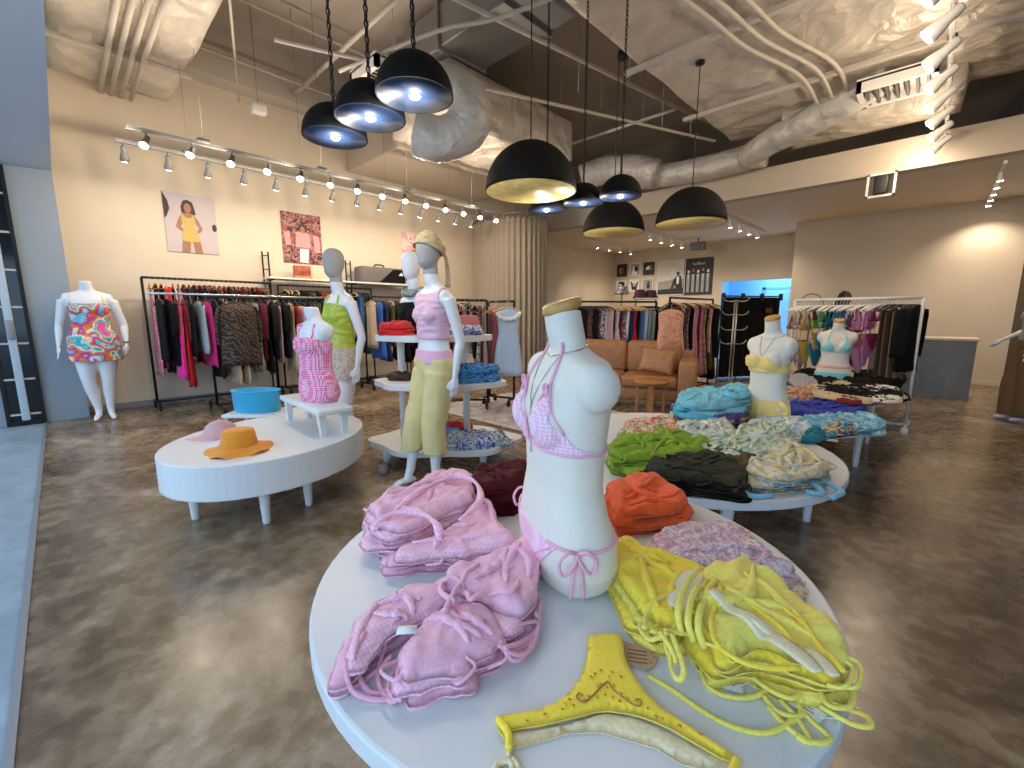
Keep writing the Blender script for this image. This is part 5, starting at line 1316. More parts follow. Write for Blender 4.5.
seq = ['multicoloured print', 'orange print', 'white', 'multicoloured print', 'yellow', 'orange print', 'multicoloured print', 'brown', 'green', 'green', 'green', 'black', 'teal', 'blue', 'teal', 'blue', 'teal', 'white', 'dark pink', 'pink', 'light pink', 'light pink', 'pink', 'light pink', 'striped', 'dark pink']
for i, c in enumerate(seq):
    p = Vector((-1.27 + i*.0325, 6.62, 1.48)); rz = PI/2 + R.uniform(-.25, .25) - .45
    hanger('white', p, rz, 'white hanger, %s from the left on the white rack' % ordn(i), 'hangers on the white rack')
    lo = seq[(i*3 + i//4) % 6] if i < 8 else seq[min(25, max(12, i))]
    bs_ = bikini_set(p, rz, bc[c], bc[lo], '%s bikini set, %s from the left on the white rack' % (c, ordn(i)))
    bs_.scale = (1, 1, R.uniform(1.15, 1.9)); bs_.rotation_euler[0] = R.uniform(-.08, .08)
for i, c in enumerate(['dark brown', 'brown', 'dark brown', 'light brown', 'brown', 'light brown', 'black', 'black', 'black']):
    p = Vector((-.40 + i*.031, 6.62, 1.48)); rz = PI/2 + R.uniform(-.1, .1) - .3
    hanger('black', p, rz, 'black hanger, %s from the right end on the white rack' % ordn(8-i), 'black hangers on the white rack')
    if i < 6: garment('pants', p, rz, .98, G[c], '%s trousers, %s of the long garments on the white rack' % (c, ordn(i)), 'trousers', 'trousers on the white rack', t=.02)
    else: garment('coat', p, rz, .72, G[c], 'black jacket, %s from the right end on the white rack' % ordn(8-i), 'jacket', 'jackets on the white rack', t=.02, sleeves=.55)
# round hoop bag behind the white rack
hp = thing('hoop_stand', 'thin dark hoop on a stand behind the left end of the white rack', 'hoop', pd(810, 6.75), YAW)
part('hoop', MB().tube([(.19*math.cos(2*PI*k/40), 0, 1.43 + .19*math.sin(2*PI*k/40)) for k in range(40)], .007, 6, closed=True), M['conduitd'], hp)
part('pole', MB().tube([(0, 0, 0), (0, 0, 1.24)], .012, 8), M['conduitd'], hp); part('foot', MB().lathe([(.14, 0), (.14, .015), (.02, .025)], 24), M['conduitd'], hp)

# person behind the white rack
def person():
    S0 = .90; zc = .80
    loc = pd(842, 6.62)
    t = thing('person', 'person with black hair standing behind the white rack of bikinis', 'person', loc, math.radians(35)); t.scale = (S0,)*3
    lg = [((-.085, .0, .82), (-.085, -.02, .46), (-.08, .02, .10), (-.08, -.15, .02)), ((.085, .0, .82), (.085, -.02, .46), (.09, .03, .10), (.09, -.14, .02))]
    am = [((-.178, .012, 1.375), (-.23, .02, 1.10), (-.17, -.18, 1.0), (.3, -1, .1), (0.3, 0, 1)), ((.178, .012, 1.375), (.23, .02, 1.10), (.17, -.18, 1.0), (-.3, -1, .1), (-.3, 0, 1))]
    b = MB(); torso_mb(b, zc); tr = MB(); torso_mb(tr, zc, top=.67)
    for l in lg: leg_mb(b, *l); leg_mb(tr, *l)
    tr2 = tr
    for a in am: arm_mb(b, *a)
    head_mb(b, (0, -.02, 1.70))
    for s in (-1, 1): b.ell((s*.078, -.01, 1.695), (.012, .022, .032), 10, 8)
    b.ell((0, -.112, 1.668), (.014, .016, .014), 10, 8); b.ell((0, -.100, 1.632), (.026, .010, .010), 10, 8)
    me = fused(b, .010, 4); link('body', me, plain('brown_skin', (.13, .06, .035), .55), t)
    for s in (-1, 1): part('eye', MB().ell((s*.030, -.105, 1.70), (.011, .007, .007), 10, 8), M['paper'], t)
    hm = fused(head_mb(MB(), (0, -.02, 1.70)) or MB().ell((0, -.008, 1.72), (.086, .106, .115), 24, 18).ell((0, .07, 1.62), (.085, .06, .14), 20, 14), .010, 3)
    link('hair', shell(hm, [((0, -.075, 1.72), (0, -1, -.55))], .004, .004, 20, 2), plain('black_hair', (.006, .005, .005), .5), t)
    tm = fused(tr2, .011, 5)
    link('top', shell(tm, [((0, 0, 1.44), (0, .2, 1)), ((0, 0, .95), (0, 0, -1))], .008, .005, 10, 2), M['blackcloth'], t)
    link('trousers', shell(pants_src(lg), [((0, 0, .98), (0, 0, 1)), ((0, 0, .10), (0, 0, -1))], .005, .008, 9, 2), M['blackcloth'], t)
person()

# ================================================================== folded piles
def smooth_poly(pts, k=5): return [(p.x, p.y) for p in spline([(x, y, 0) for x, y in pts], k, True)]
def pad_mb(outline, t, seed, d=.012, fold=.010, freq=13, edge=.030, stretch=(1, 1), ang=0.0, lean=(0, 0), base=0.0, wave=0.0, crump=0.0):
    """a folded / crumpled piece of cloth: real thickness, rounded edges, ridged folds"""
    P = [Vector(p) for p in outline]; n = len(P)
    bnd = []
    for i in range(n):
        a, b = P[i], P[(i+1) % n]; m_ = max(1, int((b-a).length/d))
        for j in range(m_): bnd.append(a.lerp(b, j/m_))
    def inside(p):
        c = False; j = n-1
        for i in range(n):
            if (P[i].y > p.y) != (P[j].y > p.y) and p.x < (P[j].x-P[i].x)*(p.y-P[i].y)/(P[j].y-P[i].y) + P[i].x: c = not c
            j = i
        return c
    def dist(p):
        best = 9
        for i in range(n):
            a, b = P[i], P[(i+1) % n]; e = b-a; l2 = e.length_squared
            q = max(0, min(1, (p-a).dot(e)/l2)) if l2 > 0 else 0
            best = min(best, (a + e*q - p).length_squared)
        return math.sqrt(best)
    x0, x1 = min(p.x for p in P), max(p.x for p in P); y0, y1 = min(p.y for p in P), max(p.y for p in P)
    pts = list(bnd); ds = [0.0]*len(bnd); rg = random.Random(int(seed*31))
    y = y0; row_ = 0
    while y < y1:
        x = x0 + (d*.5 if row_ % 2 else 0)
        while x < x1:
            p = Vector((x + rg.uniform(-.12, .12)*d, y + rg.uniform(-.12, .12)*d))
            if inside(p):
                q = dist(p)
                if q > d*.45: pts.append(p); ds.append(q)
            x += d
        y += d*.866; row_ += 1
    nb = len(bnd)
    vs, es, fs, *_r = geometry.delaunay_2d_cdt(pts, [(i, (i+1) % nb) for i in range(nb)], [], 1, 1e-6)
    if len(vs) != len(pts):
        ds = [dist(v) if i >= nb else 0.0 for i, v in enumerate(vs)]
    ca, sa = math.cos(ang), math.sin(ang); cx, cy = (x0+x1)/2, (y0+y1)/2
    def hgt(p, q):
        e = min(1, q/edge); dome = math.sqrt(max(0, 1-(1-e)**2))
        u, v = (p.x*ca + p.y*sa)*stretch[0], (-p.x*sa + p.y*ca)*stretch[1]
        w1 = noise.noise(Vector((u*freq*.5, v*freq*.5, seed+9)))
        r1 = 1 - abs(noise.noise(Vector((u*freq + w1*1.2, v*freq + w1, seed))))*2
        r2 = 1 - abs(noise.noise(Vector((u*freq*2.3 + w1*2, v*freq*2.3, seed+3))))*2
        bl = noise.noise(Vector((p.x*5, p.y*5, seed+1)))
        return base + t*(.35 + .65*dome) + dome*(fold*(r1*.9 + r2*.4) + t*.25*bl) + (p.x-cx)*lean[0] + (p.y-cy)*lean[1]
    mb = MB(); N_ = len(vs)
    top = [(v.x, v.y, max(.001, hgt(v, ds[i]))) for i, v in enumerate(vs)]
    bot = [(v.x, v.y, base + (v.x-cx)*lean[0] + (v.y-cy)*lean[1]) for v in vs]
    for arr in (top, bot):
        for i, (x, y, z) in enumerate(arr):
            wv = wave*noise.noise(Vector((x*8, y*8, seed+5))) if wave else 0
            cv = noise.noise_vector(Vector((x*24, y*24, seed)))*crump if crump else Vector((0, 0, 0))
            arr[i] = (x + cv.x, y + cv.y, max(0.0, z + wv + (cv.z*.6 if arr is top else 0)))
    ff = [tuple(f) if geometry.normal(*[Vector((vs[i].x, vs[i].y, 0)) for i in f]).z > 0 else tuple(f[::-1]) for f in fs]
    faces = ff + [tuple(i+N_ for i in f[::-1]) for f in ff]
    faces += [(i, (i+1) % nb, (i+1) % nb + N_, i + N_)[::-1] for i in range(nb)] if len(vs) == len(pts) else []
    return mb.add(top + bot, faces)
def jitter(outline, s, seed, off=(0, 0), amp=.03):
    cx = sum(p[0] for p in outline)/len(outline); cy = sum(p[1] for p in outline)/len(outline); o = []
    for i, (x, y) in enumerate(outline):
        a = math.atan2(y-cy, x-cx); q = s*(1 + amp*noise.noise(Vector((math.cos(a)*2, math.sin(a)*2, seed))) + amp*.6*noise.noise(Vector((math.cos(a)*6, math.sin(a)*6, seed))))
        o.append((cx + (x-cx)*q + off[0], cy + (y-cy)*q + off[1]))
    return o
PS = [1]
def heap(name, what, where, cat, outline, z, n, t, mats, group, d=.014, fold=.010, freq=13, stretch=(1, 1), ang=0.0, shrink=.03, topfold=1.6, edge=.028, smoothk=4, drift=.012, lean=(0, 0), nf=4, ns=3, fr=.010):
    """a pile: every folded piece is an object of its own"""
    out = smooth_poly(outline, smoothk); res = []
    cx = sum(p[0] for p in out)/len(out); cy = sum(p[1] for p in out)/len(out)
    loc = [(x-cx, y-cy) for x, y in out]
    for i in range(n):
        PS[0] += 1; s = PS[0]*1.7
        top = i == n-1
        o2 = loc if n == 1 else jitter(loc, 1 - shrink*i, s, (R.uniform(-drift, drift), R.uniform(-drift, drift)) if i else (0, 0), .13)
        if n > 1:
            ra = R.uniform(-.12, .12); o2 = [(x*math.cos(ra) - y*math.sin(ra), x*math.sin(ra) + y*math.cos(ra)) for x, y in o2]
        wv_ = 0 if n == 1 else min(.013, t*.55)
        mb = pad_mb(o2, t*(1.25 if top else 1), s, d, fold*(topfold if top else .55), freq, edge, stretch, ang + R.uniform(-.5, .5), lean, 0, wv_, 0 if n == 1 else .006)
        m_ = mats[i % len(mats)] if isinstance(mats, list) else mats
        wh_ = 'only' if n == 1 else ('topmost' if top else ('lowest' if i == 0 else ordn(i) + ' layer up'))
        lab = ('%s %s' % (what, where)).strip() if n == 1 else '%s %s, %s' % (what, where, wh_)
        o = link(name, mb.mesh(name), m_, None, (cx, cy, z + i*t*.92))
        put(o, lab, cat, group if n > 1 else None); res.append(o)
    if n > 1: rumple(res[-1], o2, nf, ns, fr)
    return res
def rumple(o, outline, nf, ns, fr):
    """folds rolled up on the top piece and strings trailing from it"""
    bv = bvh_of(o.data); m = o.data.materials[0]; n = len(outline); rg = random.Random(PS[0])
    cx = sum(p[0] for p in outline)/n; cy = sum(p[1] for p in outline)/n
    def hit(x, y):
        h = bv.ray_cast(Vector((x, y, 1)), Vector((0, 0, -1))); return h[0]
    for k in range(nf):
        i = rg.randrange(n); j = (i + rg.randrange(n//4, n//2)) % n
        a = Vector(outline[i][:2]); b = Vector(outline[j][:2]); c = Vector((cx, cy)); q = rg.uniform(.55, .95)
        a = c.lerp(a, q); b = c.lerp(b, rg.uniform(.3, .9)); mid = a.lerp(b, .5) + (c - a.lerp(b, .5))*rg.uniform(-.6, .8)
        P = [hit(p.x, p.y) for p in spline([(a.x, a.y, 0), (mid.x, mid.y, 0), (b.x, b.y, 0)], 8)]
        P = [p for p in P if p is not None]
        if len(P) < 6: continue
        L_ = len(P); part('fold', MB().tube([p + Vector((0, 0, fr*.25)) for p in P], [fr*(.25 + .9*math.sin(PI*(u+.4)/(L_-.2))**.8 * (1 + .25*math.sin(u*1.3+k))) for u in range(L_)], 8, flat=.75), m, o)
    for k in range(ns):
        i = rg.randrange(n); a = Vector(outline[i][:2]); d = (a - Vector((cx, cy))).normalized(); s_ = Vector((-d.y, d.x)); q = rg.uniform(.5, 1.3)*fr*4
        e = a*1.0 - d*.02
        pts = [(e.x, e.y), (e.x + d.x*q*.6 + s_.x*q*.3, e.y + d.y*q*.6 + s_.y*q*.3), (e.x + d.x*q*.8 - s_.x*q*.8, e.y + d.y*q*.8 - s_.y*q*.8), (e.x - d.x*q*.2 - s_.x*q*1.1, e.y - d.y*q*.2 - s_.y*q*1.1)]
        zz = max(.006, (hit(cx, cy) or Vector((0, 0, .02))).z*.55)
        part('string', MB().tube(spline([(x, y, zz - .012*u) for u, (x, y) in enumerate(pts)], 5), fr*.42, 6), m, o)
def pxo(pts, z): return [tuple(atz(x, y, z)[:2]) for x, y in pts]
def cord(parent, pts_px, zs, r=.0045, k=6, m=None, label=None):
    """string of a swimsuit lying on the table; part of its garment"""
    zs = zs if isinstance(zs, (list, tuple)) else [zs]*len(pts_px)
    o = Vector(parent.location)
    P = spline([atz(x, y, z) - o for (x, y), z in zip(pts_px, zs)], k)
    bv = bvh_of(parent.data)
    for i, p in enumerate(P):
        h = bv.ray_cast(Vector((p.x, p.y, 1)), Vector((0, 0, -1)))[0]
        if h is not None and p.z > -.01: P[i] = Vector((p.x, p.y, min(max(h.z + r*.5, p.z - .03), p.z + .03)))
    P = [P[0]] + [(P[i-1] + P[i]*2 + P[i+1])/4 for i in range(1, len(P)-1)] + [P[-1]]
    return part('string', MB().tube(P, r, 7, flat=.75), m or parent.data.materials[0], parent, label=label)

def z1(h): return H1 + h
# ---- front table -----------------------------------------------------
pg1 = gingham('pink_seersucker', (.85, .45, .58), (.92, .60, .70), 32)
A = heap('folded_bikini', 'pink gingham bikini piece', 'at the rear left of the front table', 'bikini', pxo([(368, 545), (366, 524), (385, 512), (415, 500), (440, 487), (470, 486), (482, 498), (478, 520), (450, 535), (430, 548), (405, 560), (380, 558)], z1(.02)), H1, 6, .017, [pg1, M['pink']], 'rear left pink bikini pile', .010, .008, 15, (1, .55), .5, .022, 2.0)
A2 = heap('folded_swim_top', 'pink gingham swim top', 'beside the torso on the front table', 'swim top', pxo([(385, 572), (388, 558), (420, 548), (455, 532), (478, 512), (492, 512), (500, 530), (518, 550), (508, 562), (470, 566), (420, 568)], z1(.02)), H1, 4, .016, [M['pink'], pg1], 'pink swim tops beside the torso', .010, .007, 14, (1, .5), .2, .03, 1.5)
# raised loop of the folded top
part('rolled_edge', MB().tube([Vector(p) - A[-1].location for p in spline([atz(395, 512, H1+.10), atz(425, 488, H1+.125), atz(455, 476, H1+.13), atz(475, 482, H1+.125), atz(480, 500, H1+.11), atz(460, 520, H1+.105)], 6)], [.010+.004*math.sin(i*.6) for i in range(31)], 8), pg1, A[-1])
part('rolled_edge', MB().tube([Vector(p) - A[-1].location for p in spline([atz(372, 530, H1+.085), atz(392, 514, H1+.115), atz(418, 512, H1+.12), atz(436, 524, H1+.11), atz(440, 540, H1+.09)], 6)], [.011+.004*math.sin(i*.7) for i in range(25)], 8), pg1, A[-1])
part('rolled_edge', MB().tube([Vector(p) - A2[-1].location for p in spline([atz(462, 520, H1+.06), atz(478, 502, H1+.085), atz(489, 503, H1+.085), atz(494, 522, H1+.075), atz(508, 544, H1+.065)], 6)], .009, 8), M['pink'], A2[-1])
Bq = heap('folded_bikini', 'pink gingham bikini bottom', 'at the centre left of the front table', 'bikini', pxo([(432, 600), (440, 582), (470, 572), (500, 562), (525, 550), (540, 552), (541, 575), (536, 610), (525, 640), (505, 648), (480, 622), (450, 612)], z1(.02)), H1, 4, .018, [pg1, M['pink']], 'pink bikini bottoms at the centre left', .009, .008, 14, (1, .5), 1.2, .03, 1.8)
cl = heap('triangle_bikini', 'pink gingham bikini cup', 'nearest the left edge of the front table', 'bikini top', pxo([(330, 688), (340, 655), (352, 632), (372, 610), (400, 592), (430, 588), (446, 606), (430, 622), (400, 640), (372, 660), (350, 690)], z1(.02)), H1, 3, .020, [pg1, M['pink']], 'pink bikini cups at the left edge', .009, .006, 12, (1, .5), .8, .04, 1.0, edge=.05)
cr = heap('triangle_bikini', 'pink gingham bikini cup', 'in front of the others on the front table', 'bikini top', pxo([(398, 700), (402, 668), (416, 640), (440, 618), (470, 612), (496, 618), (506, 640), (500, 662), (478, 672), (470, 690), (440, 690)], z1(.02)), H1, 3, .022, [M['pink'], pg1], 'pink bikini cups in front', .009, .006, 12, (1, .5), .8, .04, 1.0, edge=.06)
for q in [[(352, 640), (338, 662), (330, 682), (350, 688), (375, 672), (392, 655)], [(345, 660), (352, 690), (380, 700), (405, 690), (412, 668)], [(400, 625), (384, 650), (378, 680), (392, 702), (408, 684)], [(420, 640), (400, 660), (388, 690), (402, 700)], [(365, 640), (358, 670), (372, 694), (395, 684), (398, 660)]]:
    cord(cl[-1], q, [H1+.05, H1+.02] + [H1+.008]*(len(q)-3) + [H1+.02], .0055, 6, M['pinkstring'])
for q in [[(505, 648), (525, 640), (540, 625), (535, 612)], [(500, 640), (512, 660), (528, 652), (530, 636), (512, 630), (502, 640)], [(498, 645), (520, 655), (536, 640), (540, 600)], [(512, 626), (538, 622), (528, 644), (508, 648)]]:
    cord(Bq[-1], q, [H1+.06, H1+.03] + [H1+.02]*(len(q)-3) + [H1+.04], .0055, 6, M['pinkstring'])
for q in [[(445, 610), (458, 585), (470, 570), (478, 562)], [(470, 600), (462, 582), (448, 575), (440, 590), (455, 602)], [(470, 600), (490, 590), (512, 592), (518, 578)]]:
    cord(Bq[-1], q, [H1+.09]*len(q), .007, 6, M['pink'])
tg = put(link('paper_tag', MB().box((-.022, -.011, 0), (.022, .011, .0015)).mesh('paper_tag'), M['paper'], None, atz(407, 630, H1+.074), (.15, -.1, .75)), 'white paper tag lying on the left pink bikini cup', 'tag')
# the yellow pile
yb = cloth('bright_yellow', (.96, .72, .06), .75); yb2 = cloth('lime_yellow', (.88, .75, .14), .75); lin = cloth('cream_lining', (.84, .74, .46)); M['yb'] = yb
Y1 = heap('folded_bikini', 'bright yellow bikini top', 'right of the front torso', 'bikini top', pxo([(604, 578), (606, 560), (620, 548), (640, 552), (660, 566), (700, 580), (712, 590), (702, 620), (688, 645), (664, 652), (640, 640), (622, 612)], z1(.015)), H1, 4, .016, [yb2, yb], 'yellow bikini tops right of the torso', .009, .009, 14, (1, .45), -.6, .03, 1.7)
Y2 = heap('folded_bikini', 'bright yellow lined bikini', 'in the right heap of the front table', 'bikini', pxo([(688, 650), (684, 620), (694, 590), (722, 578), (752, 580), (788, 606), (820, 640), (846, 672), (848, 698), (820, 706), (780, 694), (745, 680), (715, 690), (700, 676)], z1(.015)), H1, 5, .019, [yb2, yb], 'yellow lined bikinis in the right heap', .009, .010, 11, (1, .4), -.8, .03, 1.6)
def strip(parent, pts_px, z, wd, m, lab=None, th=.0035):
    P = spline([atz(x, y, z) - Vector(parent.location) for x, y in pts_px], 10); n = len(P); mb = MB(); rings = []
    bv = bvh_of(parent.data)
    for i, p in enumerate(P):
        h = bv.ray_cast(Vector((p.x, p.y, 1)), Vector((0, 0, -1)))[0]
        if h is not None: P[i] = Vector((p.x, p.y, h.z + .004))
    for _ in range(3): P = [P[0]] + [(P[i-1] + P[i]*2 + P[i+1])/4 for i in range(1, n-1)] + [P[-1]]
    for i, p in enumerate(P):
        t_ = (P[min(i+1, n-1)] - P[max(0, i-1)]).normalized(); s_ = Vector((-t_.y, t_.x, 0)).normalized()
        w_ = wd*(.5 + .5*math.sin(PI*min(1, (i+1)/n*1.0))**.5) if n > 2 else wd
        rings.append([p + s_*w_, p + s_*w_*.5 + Vector((0, 0, th)), p - s_*w_*.5 + Vector((0, 0, th)), p - s_*w_, p - s_*w_*.5 - Vector((0, 0, th*.5)), p + s_*w_*.5 - Vector((0, 0, th*.5))])
    return part('lining', mb.loft(rings), m, parent, label=lab)
zt = H1 + .118
strip(Y2[-1], [(712, 592), (735, 608), (768, 632), (800, 655), (818, 672)], zt, .021, lin, 'cream lining strip')
strip(Y2[-1], [(752, 622), (785, 638), (815, 656), (836, 676)], zt-.006, .019, lin, 'cream lining strip')
strip(Y1[-1], [(700, 568), (688, 584), (676, 604)], H1+.090, .034, lin, 'cream lining')
for q in [[(708, 572), (694, 592), (688, 620), (694, 642)], [(716, 576), (704, 598), (698, 625), (704, 648)], [(700, 566), (684, 588), (678, 612), (682, 635)]]:
    cord(Y2[-1], q, [H1+.115, H1+.118, H1+.105, H1+.06], .0075, 6, yb2)
bd = [[(722, 586), (712, 615), (716, 642), (738, 660), (768, 668), (800, 668)], [(722, 584), (750, 602), (785, 630), (812, 660)], [(770, 596), (800, 618), (826, 648), (844, 672)]]
for q in bd: cord(Y2[-1], q, zt - .004, .006, 6, yb)
for q, zz in [([(706, 640), (702, 670), (712, 690), (740, 698), (764, 692), (768, 676)], .006), ([(746, 672), (770, 690), (794, 698), (800, 682), (780, 668)], .02), ([(764, 696), (778, 712), (800, 716), (798, 700)], .006),
              ([(790, 690), (806, 716), (830, 738), (812, 742), (786, 726), (768, 706)], .005), ([(812, 690), (840, 706), (866, 716), (870, 726), (852, 724), (820, 706)], .012), ([(836, 676), (852, 690), (850, 706), (830, 706), (820, 692)], .03),
              ([(648, 676), (672, 690), (704, 712), (736, 728), (770, 732), (800, 716)], .005), ([(780, 700), (800, 722), (810, 742), (796, 736)], .005)]:
    cord(Y2[-1], q, H1 + zz, .0058, 7, yb2)
for q in [[(644, 628), (650, 610), (672, 606), (680, 622), (668, 634), (650, 630)], [(660, 632), (672, 650), (676, 662), (668, 654), (664, 634)], [(664, 630), (690, 634), (706, 630), (700, 620), (676, 622)], [(672, 634), (684, 668), (678, 680), (670, 664), (672, 640)], [(668, 632), (650, 640), (640, 626), (652, 616)]]:
    cord(Y1[-1], q, [H1+.075, H1+.06, H1+.045, H1+.04, H1+.06, H1+.07][:len(q)], .0058, 6, yb2)
for i, (x, y, rz) in enumerate([(724, 682, .35), (803, 706, -.25)]):
    tp = thing('swing_tag', ['white swing tag under the middle of the yellow heap', 'white swing tag under the front of the yellow heap'][i], 'tag', atz(x, y, H1 + .004), rz)
    part('card', MB().box((-.034, -.017, 0), (.034, .017, .0012)), M['paper'], tp, smooth=False)
    for j in range(2): part('printed_line', MB().box((-.02, -.004+.008*j, .0012), (.02-.006*j, -.002+.008*j, .0016)), M['headgrey'], tp, smooth=False)
    part('loop', MB().tube(spline([(.03, 0, .001), (.05, .02, .004), (.06, .0, .006)], 4), .0009, 5), M['paper'], tp)
# floral swimsuits behind the yellow heap
fm = [fl('lilac_floral', [(.70, .60, .62), (.58, .34, .46), (.74, .66, .60), (.36, .30, .50)], 30, 21), fl('cream_dotted', [(.74, .66, .50), (.70, .60, .44), (.46, .26, .20), (.74, .68, .54)], 48, 22), fl('mauve_print', [(.60, .36, .42), (.70, .56, .56), (.34, .26, .40)], 32, 23)]
heap('folded_swimsuit', 'floral swimsuit', 'behind the yellow heap', 'swimsuit', pxo([(646, 566), (642, 545), (660, 532), (700, 526), (738, 530), (758, 545), (775, 566), (808, 584), (800, 594), (762, 590), (735, 592), (700, 582), (670, 578)], z1(.012)), H1, 4, .013, fm, 'floral swimsuits behind the yellow heap', .010, .008, 16, (1, .4), -.3, .05, 1.6)
org = cloth('bright_orange', (.85, .11, .012), .7)
OR = heap('folded_bikini', 'orange bikini piece', 'at the rear of the front table', 'bikini', pxo([(604, 512), (604, 494), (622, 486), (650, 484), (668, 490), (690, 508), (688, 522), (664, 526), (636, 532), (616, 530)], z1(.02)), H1, 4, .018, org, 'orange bikini pile', .010, .010, 13, (1, .5), .4, .03, 1.8)
bur = cloth('burgundy', (.075, .003, .009), .85)
heap('folded_swimsuit', 'burgundy swimsuit', 'left behind the torso on the front table', 'swimsuit', pxo([(472, 500), (478, 484), (500, 480), (530, 478), (534, 495), (520, 508), (494, 512), (478, 510)], z1(.02)), H1, 5, .022, bur, 'burgundy swimsuit pile', .011, .010, 12, (1, .5), .2, .02, 1.6)
# yellow bikini bottom lying alone in front
c2p = lambda X, Y: (480 + .293*X, 600 + .293*Y)
yo = [(368, 128), (400, 120), (440, 118), (478, 116), (488, 150), (495, 200), (515, 245), (545, 290), (590, 345), (640, 388), (700, 425), (780, 475), (840, 512), (876, 540), (862, 556), (820, 540), (760, 505), (700, 470), (650, 440), (600, 418), (550, 400), (500, 388), (440, 380), (400, 382), (340, 398), (280, 412), (200, 430), (140, 438), (100, 446), (86, 478), (66, 450), (55, 420), (60, 402), (100, 392), (200, 378), (260, 352), (305, 318), (340, 272), (360, 220), (366, 170)]
YB = heap('bikini_brief', 'bright yellow bikini bottom with gold studs', 'lying alone at the front of the table', 'bikini bottom', pxo([c2p(*q) for q in yo], H1 + .012), H1 + .010, 1, .010, [yb], None, .009, .0015, 8, (1, 1), 0, edge=.012, smoothk=1, topfold=1)[0]
yl_back = [(100, 455), (200, 440), (300, 425), (400, 392), (440, 388), (520, 400), (600, 430), (700, 482), (790, 530), (860, 560), (850, 585), (760, 575), (690, 560), (600, 505), (500, 475), (430, 455), (390, 450), (300, 455), (180, 490), (110, 508)]
bk = pad_mb([(p[0]-YB.location.x, p[1]-YB.location.y) for p in pxo([c2p(*q) for q in yl_back], H1 + .004)], .007, 5.0, .010, .003, 30, .012, (1, .3))
part('ruched_back', bk, lin, YB, label='cream ruched back panel', loc=(0, 0, -.009))
bz = lambda X, Y, dz=.0: atz(*c2p(X, Y), H1 + .0255 + dz) - Vector(YB.location)
emb = plain('brown_embroidery', (.36, .17, .05), .6); gd = plain('gold_stud', (.70, .45, .08), .25, 1.0)
for q in [[(330, 335), (352, 348), (372, 338), (400, 310), (435, 278), (450, 300), (480, 325), (515, 352), (540, 362), (552, 350), (545, 338), (530, 342)], [(372, 338), (345, 345), (330, 330), (338, 318), (352, 326)]]:
    part('embroidery', MB().tube(spline([bz(*p) for p in q], 4), .0014, 6), emb, YB, label='brown scroll embroidery')
for p in [(380, 262), (412, 240), (450, 245), (392, 252), (440, 262), (480, 262), (400, 292), (412, 288), (432, 298), (455, 290), (480, 318), (450, 330), (425, 322), (400, 332), (370, 330), (305, 340), (290, 357), (318, 360), (280, 372), (220, 388), (160, 412), (570, 368), (600, 398), (622, 404), (682, 430), (752, 458), (476, 345), (500, 335)]:
    part('stud', MB().ell(tuple(bz(*p, .001)), (.0034, .0034, .002), 8, 5), gd, YB)
for q in [[(60, 405), (90, 440), (100, 470), (98, 505)], [(876, 545), (868, 570), (850, 600)]]:
    P = spline([bz(*p, -.006) for p in q], 6); part('side_edge', MB().tube(P, .007, 8), yb, YB)
for q in [[(100, 510), (95, 545), (60, 560), (50, 590), (85, 600), (110, 570), (98, 548)], [(110, 540), (130, 570), (120, 600)]]:
    part('tie', MB().tube(spline([atz(*c2p(*p), H1+.006) - Vector(YB.location) for p in q], 6), .005, 7), lin, YB, label='cream tie end')
pt_ = thing('hang_tag', 'peach coloured rounded tag tucked under the yellow bikini bottom', 'tag', (0, 0, 0))
tgp = smooth_poly(pxo([c2p(*q) for q in [(470, 140), (520, 148), (560, 155), (592, 165), (606, 195), (592, 225), (566, 236), (530, 222), (500, 214)]], H1 + .006), 4)
part('card', MB().prism(tgp, H1 + .004, H1 + .006), plain('peach_card', (.55, .33, .18), .7), pt_, smooth=False)
for j in range(4):
    a, b_ = atz(*c2p(505, 168+13*j), H1+.0062), atz(*c2p(570, 178+13*j), H1+.0062)
    part('printed_line', MB().tube([a, a.lerp(b_, .5), b_], .0012, 5), plain('brown_ink', (.12, .05, .025), .8), pt_)
for x, y in [(586, 180), (596, 196), (584, 214)]: part('printed_dot', MB().ell(tuple(atz(*c2p(x, y), H1+.006)), (.003, .003, .0008), 8, 5), emb, pt_)

# ---- second table on the right ---------------------------------------
lm = cloth('lime_green', (.30, .46, .02), .7); lm2 = cloth('deep_lime', (.20, .34, .02), .7)
heap('folded_bikini', 'lime green bikini piece', 'on the table behind the front torso', 'bikini', pxo([(608, 462), (612, 448), (632, 438), (665, 440), (700, 446), (716, 456), (700, 468), (668, 474), (634, 476), (612, 472)], H3+.02), H3, 6, 0.017, [lm, lm2], 'lime green bikini pile', .016, .018, 14, (1, .35), .1, .02, 1.3, nf=9, ns=5, fr=.014)
heap('folded_bikini', 'black olive bikini piece', 'in front of the lime pile', 'bikini', pxo([(642, 480), (650, 466), (680, 462), (715, 462), (745, 474), (752, 488), (742, 500), (715, 497), (680, 492), (655, 488)], H3+.02), H3, 6, 0.015, [M['blackcloth'], cloth('black_olive', (.024, .024, .012), .7)], 'black olive bikini pile', .015, .020, 15, (1, .4), -.5, .02, 1.2, nf=9, ns=5, fr=.014)
heap('folded_swimsuit', 'brown olive swimsuit', 'between the lime and black piles', 'swimsuit', pxo([(690, 452), (720, 450), (752, 462), (762, 476), (748, 480), (720, 468)], H3+.02), H3 + .02, 3, 0.016, cloth('brown_olive', (.10, .08, .025), .8), 'brown olive swimsuits', .018, .015, 14, (1, .4), -.5, nf=9, ns=5, fr=.014)
yf = fl('yellow_dotted_print', [(.66, .54, .26), (.72, .64, .40), (.40, .44, .50), (.70, .56, .20)], 34, 31); lb = fl('pale_blue_print', [(.28, .48, .60), (.44, .60, .68), (.20, .36, .50)], 20, 32)
